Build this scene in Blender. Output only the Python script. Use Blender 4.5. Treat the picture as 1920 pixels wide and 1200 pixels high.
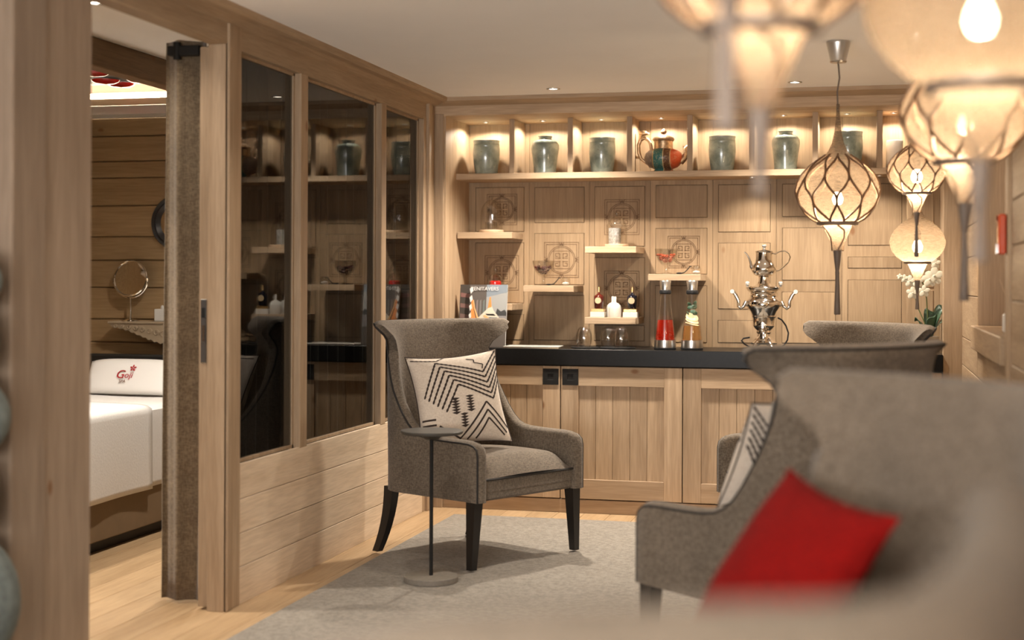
import bpy, bmesh, math, random
from mathutils import Vector, Matrix
random.seed(7)
for o in list(bpy.data.objects): bpy.data.objects.remove(o)
S = bpy.context.scene
COL = S.collection
PI = math.pi

# ------------------------------------------------------------------ camera
F, YAW, HZ, ROLL, CH = 2735.0, 0.241, 531.0, 0.0042, 1.33
cd = bpy.data.cameras.new('camera'); cam = bpy.data.objects.new('camera', cd); COL.objects.link(cam)
cd.sensor_width = 36; cd.lens = F / 1920 * 36
cd.shift_y = -(600 - HZ) / 1920
cd.clip_start = 0.05
cd.dof.use_dof = True; cd.dof.focus_distance = 7.6; cd.dof.aperture_fstop = 1.45
cam.matrix_world = Matrix.Translation((0, 0, CH)) @ Matrix.Rotation(YAW, 4, 'Z') @ Matrix.Rotation(PI / 2, 4, 'X') @ Matrix.Rotation(ROLL, 4, 'Z')
S.camera = cam

# ------------------------------------------------------------------ world, exposure
w = bpy.data.worlds.new('world'); S.world = w; w.use_nodes = True
w.node_tree.nodes['Background'].inputs[0].default_value = (0.8, 0.85, 1, 1)
w.node_tree.nodes['Background'].inputs[1].default_value = 0.3
S.view_settings.view_transform = 'Standard'; S.view_settings.look = 'None'
S.view_settings.gamma = 1; S.view_settings.use_curve_mapping = False
S.view_settings.exposure = 0.2
cy = S.cycles
cy.use_denoising = True; cy.max_bounces = 7; cy.diffuse_bounces = 4; cy.glossy_bounces = 4; cy.transmission_bounces = 7; cy.transparent_max_bounces = 12
cy.use_adaptive_sampling = True; cy.adaptive_threshold = 0.05; cy.caustics_reflective = False; cy.caustics_refractive = False; cy.sample_clamp_indirect = 6

WARM = (1.0, 0.74, 0.46); SOFT = (1.0, 0.895, 0.765); COOL = (1.0, 0.975, 0.95)
E_CEIL, E_CUBBY, E_SHELF, E_DAY, E_PEND, E_ROOM2 = 60, 9.0, 10.0, 330.0, 12.0, 240.0

def spot(loc, energy, angle, blend, color, parent=None, rad=0.02, aim=None):
    l = bpy.data.lights.new('bulb_light', 'SPOT'); l.energy = energy; l.color = color
    l.spot_size = math.radians(angle); l.spot_blend = blend; l.shadow_soft_size = rad
    o = bpy.data.objects.new('bulb_light', l); COL.objects.link(o); o.location = loc; o.parent = parent
    if aim: o.rotation_euler = Vector(aim).to_track_quat('-Z', 'Y').to_euler()
    return o

# daylight entering by the window wall behind the photographer
dl = bpy.data.lights.new('window_daylight', 'AREA'); dl.shape = 'RECTANGLE'; dl.size = 2.5; dl.size_y = 1.5
dl.energy = E_DAY; dl.color = COOL
dlo = bpy.data.objects.new('window_daylight', dl); COL.objects.link(dlo)
dlo.location = (-1.1, -1.3, 1.25); dlo.rotation_euler = (PI / 2 + 1.0, 0, 0)

# ------------------------------------------------------------------ node helpers
MATS = {}
def newmat(name):
    m = bpy.data.materials.new(name); m.use_nodes = True
    nt = m.node_tree; b = nt.nodes['Principled BSDF']
    return m, nt, b
def N(nt, t, **kw):
    n = nt.nodes.new(t)
    for k, v in kw.items(): setattr(n, k, v)
    return n
def ramp(nt, fac, stops):
    r = N(nt, 'ShaderNodeValToRGB'); nt.links.new(fac, r.inputs[0])
    e = r.color_ramp.elements
    while len(e) < len(stops): e.new(0.5)
    for x, (p, c) in zip(e, stops): x.position = p; x.color = (c[0], c[1], c[2], 1) if not isinstance(c, (int, float)) else (c, c, c, 1)
    return r.outputs[0]
def mixc(nt, f, a, b, mode='MIX'):
    m = N(nt, 'ShaderNodeMix', data_type='RGBA', blend_type=mode)
    for i, v in ((0, f), (6, a), (7, b)):
        if hasattr(v, 'links'): nt.links.new(v, m.inputs[i])
        elif i == 0: m.inputs[0].default_value = v
        else: m.inputs[i].default_value = (*v[:3], 1)
    return m.outputs[2]
def coords(nt, scale=(1, 1, 1), kind='Object'):
    t = N(nt, 'ShaderNodeTexCoord'); mp = N(nt, 'ShaderNodeMapping')
    nt.links.new(t.outputs[kind], mp.inputs[0]); mp.inputs['Scale'].default_value = scale
    return mp.outputs[0]
def noise(nt, vec, scale, detail=4, rough=0.55, dist=0.0):
    n = N(nt, 'ShaderNodeTexNoise'); nt.links.new(vec, n.inputs['Vector'])
    n.inputs['Scale'].default_value = scale; n.inputs['Detail'].default_value = detail
    n.inputs['Roughness'].default_value = rough; n.inputs['Distortion'].default_value = dist
    return n.outputs[0]
def bump(nt, b, h, strength, dist=0.002):
    n = N(nt, 'ShaderNodeBump'); n.inputs['Strength'].default_value = strength; n.inputs['Distance'].default_value = dist
    nt.links.new(h, n.inputs['Height']); nt.links.new(n.outputs[0], b.inputs['Normal'])

def wood(name, dark, light, axis='Z', rough=0.55, knots=True, var=0.12, knotcol=(0.20, 0.095, 0.04)):
    m, nt, b = newmat(name)
    ai = 'XYZ'.index(axis)
    sc = [1.0] * 3; sc[ai] = 0.06
    v = coords(nt, tuple(sc))
    oi = N(nt, 'ShaderNodeObjectInfo')
    add = N(nt, 'ShaderNodeVectorMath', operation='ADD'); nt.links.new(v, add.inputs[0])
    sm = N(nt, 'ShaderNodeVectorMath', operation='SCALE'); sm.inputs[0].default_value = (3.1, 5.7, 4.3)
    nt.links.new(oi.outputs['Random'], sm.inputs['Scale']); nt.links.new(sm.outputs[0], add.inputs[1])
    v2 = add.outputs[0]
    g1 = noise(nt, v2, 16, 3, 0.6, 0.8)
    g2 = noise(nt, v2, 120, 1, 0.6)
    c = ramp(nt, g1, [(0.30, dark), (0.70, light)])
    f2 = ramp(nt, g2, [(0.35, (0.80, 0.78, 0.76)), (0.65, (1.05, 1.05, 1.05))])
    c = mixc(nt, 0.55, c, f2, 'MULTIPLY')
    rv = N(nt, 'ShaderNodeMapRange'); nt.links.new(oi.outputs['Random'], rv.inputs[0])
    rv.inputs[3].default_value = 1 - var; rv.inputs[4].default_value = 1 + var * 0.6
    hs = N(nt, 'ShaderNodeHueSaturation'); nt.links.new(c, hs.inputs['Color']); nt.links.new(rv.outputs[0], hs.inputs['Value'])
    c = hs.outputs[0]
    if knots:
        ks = [1.0] * 3; ks[ai] = 0.55
        kv = coords(nt, tuple(ks))
        ad2 = N(nt, 'ShaderNodeVectorMath', operation='ADD'); nt.links.new(kv, ad2.inputs[0]); nt.links.new(sm.outputs[0], ad2.inputs[1])
        vo = N(nt, 'ShaderNodeTexVoronoi'); nt.links.new(ad2.outputs[0], vo.inputs['Vector']); vo.inputs['Scale'].default_value = 4.2
        vo.inputs['Randomness'].default_value = 1.0
        k = ramp(nt, vo.outputs['Distance'], [(0.035, 0.9), (0.075, 0.0)])
        c = mixc(nt, k, c, knotcol)
    nt.links.new(c, b.inputs['Base Color']); b.inputs['Roughness'].default_value = rough
    b.inputs['Specular IOR Level'].default_value = 0.3
    return m

def fabric(name, a, bcol, scale=260, rough=0.95, bmp=0.5, big=0.35, sheen=0.25):
    m, nt, b = newmat(name)
    v = coords(nt)
    n1 = noise(nt, coords(nt, (1, 1, 0.25)), scale, 1, 0.6); n2 = noise(nt, coords(nt, (0.25, 0.25, 1)), scale, 1, 0.6)
    mm = N(nt, 'ShaderNodeMath', operation='ADD'); nt.links.new(n1, mm.inputs[0]); nt.links.new(n2, mm.inputs[1])
    h = N(nt, 'ShaderNodeMath', operation='MULTIPLY'); nt.links.new(mm.outputs[0], h.inputs[0]); h.inputs[1].default_value = 0.5
    c = ramp(nt, h.outputs[0], [(0.38, a), (0.62, bcol)])
    n3 = noise(nt, v, 7, 3)
    c = mixc(nt, big, c, ramp(nt, n3, [(0.35, (0.75, 0.75, 0.75)), (0.65, (1.12, 1.12, 1.12))]), 'MULTIPLY')
    nt.links.new(c, b.inputs['Base Color']); b.inputs['Roughness'].default_value = rough
    b.inputs['Specular IOR Level'].default_value = 0.15
    b.inputs['Sheen Weight'].default_value = sheen
    bump(nt, b, h.outputs[0], bmp, 0.002)
    return m

def plain(name, col, rough=0.5, metal=0.0, spec=0.5, trans=0.0, ior=1.45, coat=0.0, emit=None, es=0.0, nz=0.0, nzs=30, bm=0.0):
    m, nt, b = newmat(name)
    b.inputs['Base Color'].default_value = (*col, 1); b.inputs['Roughness'].default_value = rough
    b.inputs['Metallic'].default_value = metal; b.inputs['Specular IOR Level'].default_value = spec
    b.inputs['Transmission Weight'].default_value = trans; b.inputs['IOR'].default_value = ior
    b.inputs['Coat Weight'].default_value = coat
    if emit: b.inputs['Emission Color'].default_value = (*emit, 1); b.inputs['Emission Strength'].default_value = es
    if nz:
        n = noise(nt, coords(nt), nzs, 4)
        d = tuple(x * (1 - nz) for x in col); l = tuple(min(1, x * (1 + nz)) for x in col)
        nt.links.new(ramp(nt, n, [(0.3, d), (0.7, l)]), b.inputs['Base Color'])
        if bm: bump(nt, b, n, bm, 0.002)
    return m

# ------------------------------------------------------------------ materials
WD, WL = (0.37, 0.255, 0.155), (0.50, 0.365, 0.24)
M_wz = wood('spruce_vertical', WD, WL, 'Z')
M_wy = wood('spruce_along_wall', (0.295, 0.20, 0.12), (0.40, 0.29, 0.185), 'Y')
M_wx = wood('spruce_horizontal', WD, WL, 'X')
M_frame = wood('spruce_frame', (0.315, 0.215, 0.13), (0.41, 0.295, 0.19), 'Z')
M_post = wood('grey_stained_post', (0.25, 0.18, 0.125), (0.33, 0.245, 0.175), 'Z')  # darker, greyer tone of the frame wood
M_lower = wood('washed_board', (0.56, 0.43, 0.30), (0.66, 0.53, 0.39), 'Y', knots=False)
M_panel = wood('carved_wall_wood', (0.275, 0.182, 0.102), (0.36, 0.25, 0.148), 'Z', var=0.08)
M_floor = wood('oak_floor', (0.40, 0.265, 0.145), (0.50, 0.35, 0.205), 'Y', rough=0.42, var=0.10, knots=False)
M_log = wood('treatment_log', (0.31, 0.205, 0.105), (0.42, 0.29, 0.155), 'X', var=0.08)
M_groove = plain('engraved_line', (0.10, 0.052, 0.024), 0.9)
M_gap = plain('dark_joint', (0.055, 0.032, 0.018), 0.95)
M_ceil = plain('ceiling_paint', (0.90, 0.895, 0.89), 0.9, nz=0.01, nzs=4)
M_black = plain('black_worktop', (0.007, 0.0062, 0.0055), 0.28, spec=0.16, nz=0.2, nzs=60)
M_blackm = plain('black_metal', (0.014, 0.013, 0.012), 0.6, spec=0.2)
M_legs = plain('black_stained_leg', (0.012, 0.010, 0.009), 0.35)
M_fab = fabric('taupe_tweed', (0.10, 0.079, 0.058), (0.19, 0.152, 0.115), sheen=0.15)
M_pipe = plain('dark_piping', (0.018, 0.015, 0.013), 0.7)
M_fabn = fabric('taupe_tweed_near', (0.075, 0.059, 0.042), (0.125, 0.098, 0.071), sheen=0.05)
M_rug = fabric('rug_pile', (0.185, 0.165, 0.14), (0.29, 0.26, 0.22), 160, bmp=0.8, big=0.18, sheen=0.1)
M_linen = fabric('curtain_linen', (0.12, 0.085, 0.052), (0.20, 0.15, 0.095), 200, bmp=0.4, big=0.6)
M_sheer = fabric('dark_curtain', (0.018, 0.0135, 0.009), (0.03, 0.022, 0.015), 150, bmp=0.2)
M_cush = fabric('cream_cushion', (0.58, 0.49, 0.40), (0.70, 0.61, 0.51), 300, bmp=0.3, big=0.12)
M_cprint = plain('brown_print', (0.035, 0.022, 0.017), 0.9)
M_red = fabric('red_wool', (0.13, 0.0016, 0.0012), (0.20, 0.0032, 0.0022), 220, bmp=0.3, big=0.3, sheen=0.0)
M_towel = plain('white_towel', (0.74, 0.72, 0.70), 0.95, spec=0.1, nz=0.04, nzs=90, bm=0.5)
M_pillowc = plain('white_pillowcase', (0.76, 0.74, 0.72), 0.9, spec=0.1)
M_goji = plain('red_embroidery', (0.36, 0.01, 0.015), 0.8)
M_gojib = plain('brown_embroidery', (0.20, 0.11, 0.08), 0.8)
M_chrome = plain('chrome', (0.82, 0.78, 0.72), 0.07, 1.0)
M_steel = plain('brushed_steel', (0.62, 0.60, 0.57), 0.28, 1.0)
M_rubber = plain('black_rubber', (0.012, 0.012, 0.013), 0.5)
M_white = plain('white_ceramic', (0.52, 0.49, 0.44), 0.3)
M_whitep = plain('white_paper', (0.58, 0.565, 0.54), 0.7)
M_gold = plain('gold', (0.85, 0.56, 0.25), 0.22, 1.0)
M_conc = plain('concrete_base', (0.20, 0.175, 0.145), 0.75, nz=0.12, nzs=50)
M_tabletop = plain('dark_table_top', (0.055, 0.050, 0.043), 0.38)
M_stone = plain('grey_green_stone', (0.13, 0.15, 0.14), 0.8, nz=0.35, nzs=30)
M_bulb = plain('lamp_glow', (1, 1, 1), 0.5, emit=(1.0, 0.80, 0.55), es=28)
M_spotl = plain('spot_glow', (1, 1, 1), 0.5, emit=(1.0, 0.88, 0.72), es=14)
M_cove = plain('cove_led', (1, 1, 1), 0.5, emit=(1.0, 0.86, 0.62), es=9)
M_ring = plain('spot_ring', (0.55, 0.52, 0.48), 0.3, 1.0)
M_glass = plain('clear_glass', (1, 1, 1), 0.0, trans=1.0, ior=1.35)
M_redliq = plain('red_infusion', (0.85, 0.03, 0.01), 0.05, trans=0.75, ior=1.33)
M_amber = plain('amber_infusion', (0.55, 0.26, 0.08), 0.05, trans=0.6, ior=1.33)
M_berry = plain('red_berries', (0.65, 0.02, 0.01), 0.4)
M_leafd = plain('dark_leaf', (0.035, 0.075, 0.04), 0.35, nz=0.3)
M_mint = plain('mint_leaf', (0.04, 0.10, 0.06), 0.5, nz=0.4)
M_lemon = plain('ginger_slice', (0.75, 0.60, 0.36), 0.6)
M_brownb = plain('brown_bottle', (0.075, 0.010, 0.006), 0.08, coat=0.5)
M_navyb = plain('dark_bottle', (0.008, 0.008, 0.014), 0.08, coat=0.5)
M_labelg = plain('gold_label', (0.55, 0.40, 0.24), 0.5)
M_dried = plain('dried_fruit', (0.050, 0.012, 0.010), 0.4)
M_amberfruit = plain('amber_fruit', (0.36, 0.06, 0.02), 0.35)
M_petal = plain('orchid_petal', (0.58, 0.54, 0.42), 0.6)
M_stem = plain('orchid_stem', (0.09, 0.12, 0.04), 0.6)
M_acryl = plain('carved_shelf', (0.36, 0.28, 0.19), 0.7)
M_mirror = plain('mirror_glass', (0.92, 0.90, 0.86), 0.02, 1.0)
M_redglass = plain('red_glass', (0.55, 0.012, 0.01), 0.12, coat=0.6)
M_redlit = plain('red_amber_glass', (0.50, 0.07, 0.02), 0.15, coat=0.5)
M_greyp = plain('grey_panel', (0.20, 0.185, 0.165), 0.6)
M_white2 = plain('fascia_paint', (0.62, 0.60, 0.56), 0.85)
M_lattice = plain('lamp_lattice', (0.20, 0.12, 0.07), 0.45, 0.6)
M_lampm = plain('lamp_metal', (0.16, 0.125, 0.10), 0.55, 0.2, 0.3)
M_candle = plain('white_candle', (0.86, 0.82, 0.74), 0.6)
M_magw = plain('print_white', (0.62, 0.60, 0.57), 0.35)

def schlick(nt, f0):
    lw = N(nt, 'ShaderNodeLayerWeight'); lw.inputs[0].default_value = 0.5
    p = N(nt, 'ShaderNodeMath', operation='POWER'); nt.links.new(lw.outputs['Facing'], p.inputs[0]); p.inputs[1].default_value = 5.0
    m = N(nt, 'ShaderNodeMath', operation='MULTIPLY_ADD'); nt.links.new(p.outputs[0], m.inputs[0]); m.inputs[1].default_value = 1 - f0; m.inputs[2].default_value = f0
    return m
def pane_mat():
    m, nt, b = newmat('window_glass')
    nt.nodes.remove(b); out = nt.nodes['Material Output']
    t = N(nt, 'ShaderNodeBsdfTransparent'); t.inputs[0].default_value = (0.52, 0.53, 0.52, 1)
    g = N(nt, 'ShaderNodeBsdfGlossy'); g.inputs['Roughness'].default_value = 0.0
    fr = schlick(nt, 0.03)
    mx = N(nt, 'ShaderNodeMixShader')
    nt.links.new(fr.outputs[0], mx.inputs[0]); nt.links.new(t.outputs[0], mx.inputs[1]); nt.links.new(g.outputs[0], mx.inputs[2])
    nt.links.new(mx.outputs[0], out.inputs[0]); return m
M_pane = pane_mat()

def thin_glass(name, tint=(1, 1, 1), ior=1.45):
    m, nt, b = newmat(name); nt.nodes.remove(b); out = nt.nodes['Material Output']
    t = N(nt, 'ShaderNodeBsdfTransparent'); t.inputs[0].default_value = (*tint, 1)
    g = N(nt, 'ShaderNodeBsdfGlossy'); g.inputs['Roughness'].default_value = 0.02
    fr = schlick(nt, 0.09)
    mx = N(nt, 'ShaderNodeMixShader')
    nt.links.new(fr.outputs[0], mx.inputs[0]); nt.links.new(t.outputs[0], mx.inputs[1]); nt.links.new(g.outputs[0], mx.inputs[2])
    nt.links.new(mx.outputs[0], out.inputs[0]); return m
M_tglass = thin_glass('thin_glass', (0.93, 0.92, 0.90), 1.5)

def celadon():
    m, nt, b = newmat('celadon_glaze')
    v = coords(nt); n1 = noise(nt, v, 14, 5, 0.65, 0.5); n2 = noise(nt, v, 70, 3)
    c = ramp(nt, n1, [(0.28, (0.15, 0.185, 0.16)), (0.50, (0.26, 0.31, 0.265)), (0.72, (0.40, 0.45, 0.37))])
    k = ramp(nt, n2, [(0.66, 0.0), (0.74, 0.7)])
    c = mixc(nt, k, c, (0.17, 0.10, 0.05))
    nt.links.new(c, b.inputs['Base Color']); b.inputs['Roughness'].default_value = 0.18
    b.inputs['Coat Weight'].default_value = 0.4; bump(nt, b, n1, 0.2, 0.004)
    return m
M_cel = celadon()

def shade_mat():
    m, nt, b = newmat('lamp_gauze'); nt.nodes.remove(b); out = nt.nodes['Material Output']
    v = coords(nt, (1, 1, 7)); n = noise(nt, v, 40, 3, 0.7)
    tl = N(nt, 'ShaderNodeBsdfTranslucent'); tl.inputs[0].default_value = (0.24, 0.18, 0.125, 1)
    df = N(nt, 'ShaderNodeBsdfDiffuse'); df.inputs[0].default_value = (0.27, 0.21, 0.155, 1)
    tr = N(nt, 'ShaderNodeBsdfTransparent'); tr.inputs[0].default_value = (1, 0.93, 0.85, 1)
    m1 = N(nt, 'ShaderNodeMixShader'); m1.inputs[0].default_value = 0.45
    nt.links.new(tl.outputs[0], m1.inputs[1]); nt.links.new(df.outputs[0], m1.inputs[2])
    m2 = N(nt, 'ShaderNodeMixShader'); nt.links.new(ramp(nt, n, [(0.35, 0.22), (0.65, 0.58)]), m2.inputs[0])
    nt.links.new(m1.outputs[0], m2.inputs[1]); nt.links.new(tr.outputs[0], m2.inputs[2])
    nt.links.new(m2.outputs[0], out.inputs[0]); return m
M_gauze = shade_mat()

# ------------------------------------------------------------------ mesh helpers
class G:
    def __init__(s): s.v = []; s.f = []; s.m = []
    def add(s, vs, fs, mi=0):
        o = len(s.v); s.v += [tuple(v) for v in vs]; s.f += [[i + o for i in f] for f in fs]; s.m += [mi] * len(fs); return s
    def box(s, x0, x1, y0, y1, z0, z1, mi=0, b=0.0):
        if b <= 0:
            vs = [(x, y, z) for x in (x0, x1) for y in (y0, y1) for z in (z0, z1)]
            return s.add(vs, [(0, 1, 3, 2), (4, 6, 7, 5), (0, 4, 5, 1), (2, 3, 7, 6), (0, 2, 6, 4), (1, 5, 7, 3)], mi)
        bm = bmesh.new(); bmesh.ops.create_cube(bm, size=1)
        for v in bm.verts:
            v.co = Vector(((x0 + x1) / 2 + v.co.x * (x1 - x0), (y0 + y1) / 2 + v.co.y * (y1 - y0), (z0 + z1) / 2 + v.co.z * (z1 - z0)))
        bmesh.ops.bevel(bm, geom=list(bm.edges), offset=b, segments=1, profile=0.5, affect='EDGES')
        bm.verts.index_update()
        s.add([v.co[:] for v in bm.verts], [[v.index for v in f.verts] for f in bm.faces], mi); bm.free(); return s
    def lathe(s, prof, n=32, c=(0, 0, 0), mi=0, cap=True):
        vs = []; fs = []
        for r, z in prof:
            for k in range(n):
                a = 2 * PI * k / n; vs.append((c[0] + r * math.cos(a), c[1] + r * math.sin(a), c[2] + z))
        for i in range(len(prof) - 1):
            for k in range(n):
                k2 = (k + 1) % n; fs.append((i * n + k, i * n + k2, (i + 1) * n + k2, (i + 1) * n + k))
        if cap:
            if prof[0][0] > 1e-4: fs.append(tuple(range(n))[::-1])
            if prof[-1][0] > 1e-4: fs.append(tuple((len(prof) - 1) * n + k for k in range(n)))
        return s.add(vs, fs, mi)
    def tube(s, pts, r, n=8, mi=0, closed=False):
        pts = [Vector(p) for p in pts]; m = len(pts); rs = r if isinstance(r, (list, tuple)) else [r] * m
        vs = []; fs = []; up = Vector((0, 0, 1)); prev = None
        for i, p in enumerate(pts):
            a = pts[(i - 1) % m] if closed or i > 0 else p; b = pts[(i + 1) % m] if closed or i < m - 1 else p
            t = (b - a).normalized()
            if prev is None: nrm = t.cross(up); nrm = nrm if nrm.length > 0.05 else t.cross(Vector((1, 0, 0)))
            else: nrm = prev - t * prev.dot(t)
            nrm.normalize(); prev = nrm; bi = t.cross(nrm)
            for k in range(n):
                an = 2 * PI * k / n; vs.append(p + (nrm * math.cos(an) + bi * math.sin(an)) * rs[i])
        for i in range(m if closed else m - 1):
            j = (i + 1) % m
            for k in range(n):
                k2 = (k + 1) % n; fs.append((i * n + k, i * n + k2, j * n + k2, j * n + k))
        if not closed: fs.append(tuple(range(n))[::-1]); fs.append(tuple((m - 1) * n + k for k in range(n)))
        return s.add(vs, fs, mi)
    def ell(s, c, r, n=16, m=10, mi=0, rot=None):
        vs = []; fs = []
        for i in range(m + 1):
            t = PI * i / m
            for k in range(n):
                a = 2 * PI * k / n; p = Vector((r[0] * math.sin(t) * math.cos(a), r[1] * math.sin(t) * math.sin(a), r[2] * math.cos(t)))
                if rot: p = rot @ p
                vs.append((c[0] + p.x, c[1] + p.y, c[2] + p.z))
        for i in range(m):
            for k in range(n):
                k2 = (k + 1) % n; fs.append((i * n + k, (i + 1) * n + k, (i + 1) * n + k2, i * n + k2))
        return s.add(vs, fs, mi)
    def prism(s, poly, lo, hi, axis='Y', mi=0):
        n = len(poly)
        def P(a, b, t): return {'Y': (a, t, b), 'X': (t, a, b), 'Z': (a, b, t)}[axis]
        vs = [P(a, b, lo) for a, b in poly] + [P(a, b, hi) for a, b in poly]
        fs = [tuple(range(n))[::-1], tuple(range(n, 2 * n))] + [(i, (i + 1) % n, n + (i + 1) % n, n + i) for i in range(n)]
        return s.add(vs, fs, mi)
    def grid(s, fn, nu, nv, mi=0, wrap=False):
        vs = [fn(i / nu, j / nv) for j in range(nv + 1) for i in range(nu + 1)]
        W_ = nu + 1
        return s.add(vs, [(j * W_ + i, j * W_ + i + 1, (j + 1) * W_ + i + 1, (j + 1) * W_ + i) for j in range(nv) for i in range(nu)], mi)
    def build(s, name, mats, parent=None, smooth=False, loc=None, fixn=True, angle=40):
        me = bpy.data.meshes.new(name); me.from_pydata(s.v, [], s.f)
        for mt in (mats if isinstance(mats, (list, tuple)) else [mats]): me.materials.append(mt)
        me.polygons.foreach_set('material_index', s.m)
        if fixn:
            bm = bmesh.new(); bm.from_mesh(me); bmesh.ops.remove_doubles(bm, verts=bm.verts, dist=1e-6); bmesh.ops.recalc_face_normals(bm, faces=bm.faces); bm.to_mesh(me); bm.free()
        if smooth:
            me.polygons.foreach_set('use_smooth', [True] * len(me.polygons)); me.set_sharp_from_angle(angle=math.radians(angle))
        me.update()
        o = bpy.data.objects.new(name, me); COL.objects.link(o); o.parent = parent
        if loc: o.location = loc
        return o

def tag(o, label, cat, group=None):
    o['label'] = label; o['category'] = cat
    if group: o['group'] = group
    return o
def struct(o): o['kind'] = 'structure'; return o
def thing(name, label, cat, loc=(0, 0, 0), rz=0.0, group=None):
    o = bpy.data.objects.new(name, None); COL.objects.link(o); o.empty_display_size = 0.1
    o.location = loc; o.rotation_euler = (0, 0, rz); return tag(o, label, cat, group)
def copy_tree(o, parent=None):
    c = o.copy(); COL.objects.link(c); c.parent = parent
    for ch in [x for x in COL.objects if x.parent == o]: copy_tree(ch, c)
    return c
def share(o, parent, loc=(0, 0, 0), rz=0.0):
    c = bpy.data.objects.new(o.name.split('.')[0], o.data); COL.objects.link(c); c.parent = parent; c.location = loc; c.rotation_euler = (0, 0, rz); return c

def xat(px, y):        # room x of the point at depth y that stands at column px of the photograph
    a = (px - 960) / F; sn, cs = math.sin(YAW), math.cos(YAW)
    return y * (-sn + a * cs) / (cs + a * sn)
def fwd(x, y): return -x * math.sin(YAW) + y * math.cos(YAW)
def zat(px, py, y):
    x = xat(px, y); return CH - (py - HZ - ROLL * (px - 960)) * fwd(x, y) / F
def txt(body, size, name, mat, parent, M, extrude=0.0004, shear=0.0, align='CENTER', xs=1.0):
    c = bpy.data.curves.new(name, 'FONT'); c.body = body; c.size = size; c.extrude = extrude; c.align_x = align; c.shear = shear
    t = bpy.data.objects.new(name, c); COL.objects.link(t)
    dg = bpy.context.evaluated_depsgraph_get(); me = bpy.data.meshes.new_from_object(t.evaluated_get(dg))
    bpy.data.objects.remove(t); me.materials.clear(); me.materials.append(mat)
    me.transform(M @ Matrix.Diagonal((xs, 1, 1, 1)))
    o = bpy.data.objects.new(name, me); COL.objects.link(o); o.parent = parent; return o

# ================================================================== SETTING
XL, YB, ZC, XR = -2.52, 8.30, 2.42, 0.485
# floor
fl = struct(G().box(-5.6, 1.2, -1.6, 9.0, -0.08, -0.021).build('floor', M_gap))
x = -5.4
pw = 0.152
proto = G().box(0, pw - 0.002, -1.5, 8.9, -0.021, 0.0, b=0.001).build('floorboard', M_floor, fl, loc=(x, 0, 0))
for k in range(1, 41): share(proto, fl, (x + k * pw, 0, 0))
# ceiling of the lounge
struct(G().box(-2.62, XR + 0.5, -1.6, 9.0, ZC, ZC + 0.1).build('ceiling', M_ceil))
# rear wall behind the camera with its window opening
wr = G(); wr.box(-5.6, -2.4, -1.6, -1.5, 0, 2.42); wr.box(0.2, 1.2, -1.6, -1.5, 0, 2.42); wr.box(-2.4, 0.2, -1.6, -1.5, 0, 0.7); wr.box(-2.4, 0.2, -1.6, -1.5, 2.3, 2.42)
struct(wr.build('wall_rear', M_wz))

# ---- left wall: boards, posts, glazing
wl = struct(G().box(-2.60, -2.535, 5.44, 8.14, 0.0, 0.56).build('wall_left', M_gap))
for z0, z1 in ((0.0, 0.153), (0.156, 0.292), (0.295, 0.433), (0.436, 0.580)):
    G().box(-2.536, XL, 5.55, 8.14, z0, z1, b=0.0015).build('plank', M_lower, wl)
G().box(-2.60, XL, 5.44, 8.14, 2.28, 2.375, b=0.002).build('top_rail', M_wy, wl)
G().box(-2.60, XL + 0.004, 5.432, 5.565, 0.0, 2.376, b=0.004).build('post', M_frame, wl)
G().box(-2.60, XL + 0.010, 5.432, 5.482, 0.0, 2.376, b=0.004).build('post_trim', M_frame, wl)
for a, b_ in ((6.215, 6.30), (7.34, 7.42)):
    G().box(-2.60, XL + 0.002, a, b_, 0.575, 2.285, b=0.003).build('mullion', M_frame, wl)
G().box(-2.60, XL + 0.002, 8.09, 8.14, 0.0, 2.30, b=0.003).build('post', M_frame, wl)
LBL = {}
for i, (a, b_) in enumerate(((5.565, 6.215), (6.30, 7.34), (7.42, 8.09))):
    g = G(); t = 0.014
    for (p, q, r, s_) in ((a, b_, 0.578, 0.578 + t), (a, b_, 2.282 - t, 2.282), (a, a + t, 0.578, 2.282), (b_ - t, b_, 0.578, 2.282)):
        g.box(-2.572, -2.550, p, q, r, s_)
    wn = struct(g.build('window_%d' % (i + 1), M_frame))
    G().box(-2.564, -2.558, a + 0.006, b_ - 0.006, 0.585, 2.275).build('pane', M_pane, wn)
    # curtain hanging behind the pane in the treatment room
    def cur(u, v, a=a, b_=b_):
        c0, c1_ = a * 1.04, min(b_ * 1.049, 8.085); y = c0 + u * (c1_ - c0); ph = u * (b_ - a) / 0.115 * PI
        return (-2.70 + 0.028 * math.sin(ph * 2) + 0.008 * math.sin(ph * 3.3 + v * 2), y, 0.02 + 2.33 * v)
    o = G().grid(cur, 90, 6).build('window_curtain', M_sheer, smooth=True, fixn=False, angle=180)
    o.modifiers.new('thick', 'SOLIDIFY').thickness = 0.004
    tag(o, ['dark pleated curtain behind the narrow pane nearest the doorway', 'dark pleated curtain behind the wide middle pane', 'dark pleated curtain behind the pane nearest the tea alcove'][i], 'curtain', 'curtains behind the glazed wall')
# near post between lounge and doorway (blurred), wall in front of it
t1 = struct(G().box(-2.64, XL, 4.09, 4.385, 0.0, 2.40, b=0.006).build('trim_1', M_post))
G().box(-2.64, XL + 0.012, 3.90, 4.092, 0.0, 2.40, b=0.006).build('trim_board', M_post, t1)
wf = struct(G().box(-2.75, -2.62, -1.6, 3.90, 0.0, 2.42).build('wall_front', M_greyp))
# door head
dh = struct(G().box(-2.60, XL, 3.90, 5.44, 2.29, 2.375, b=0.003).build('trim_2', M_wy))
# jamb of the doorway
struct(G().box(-2.598, XL - 0.004, 5.425, 5.436, 0.0, 2.29, b=0.002).build('trim_3', M_frame))
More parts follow.
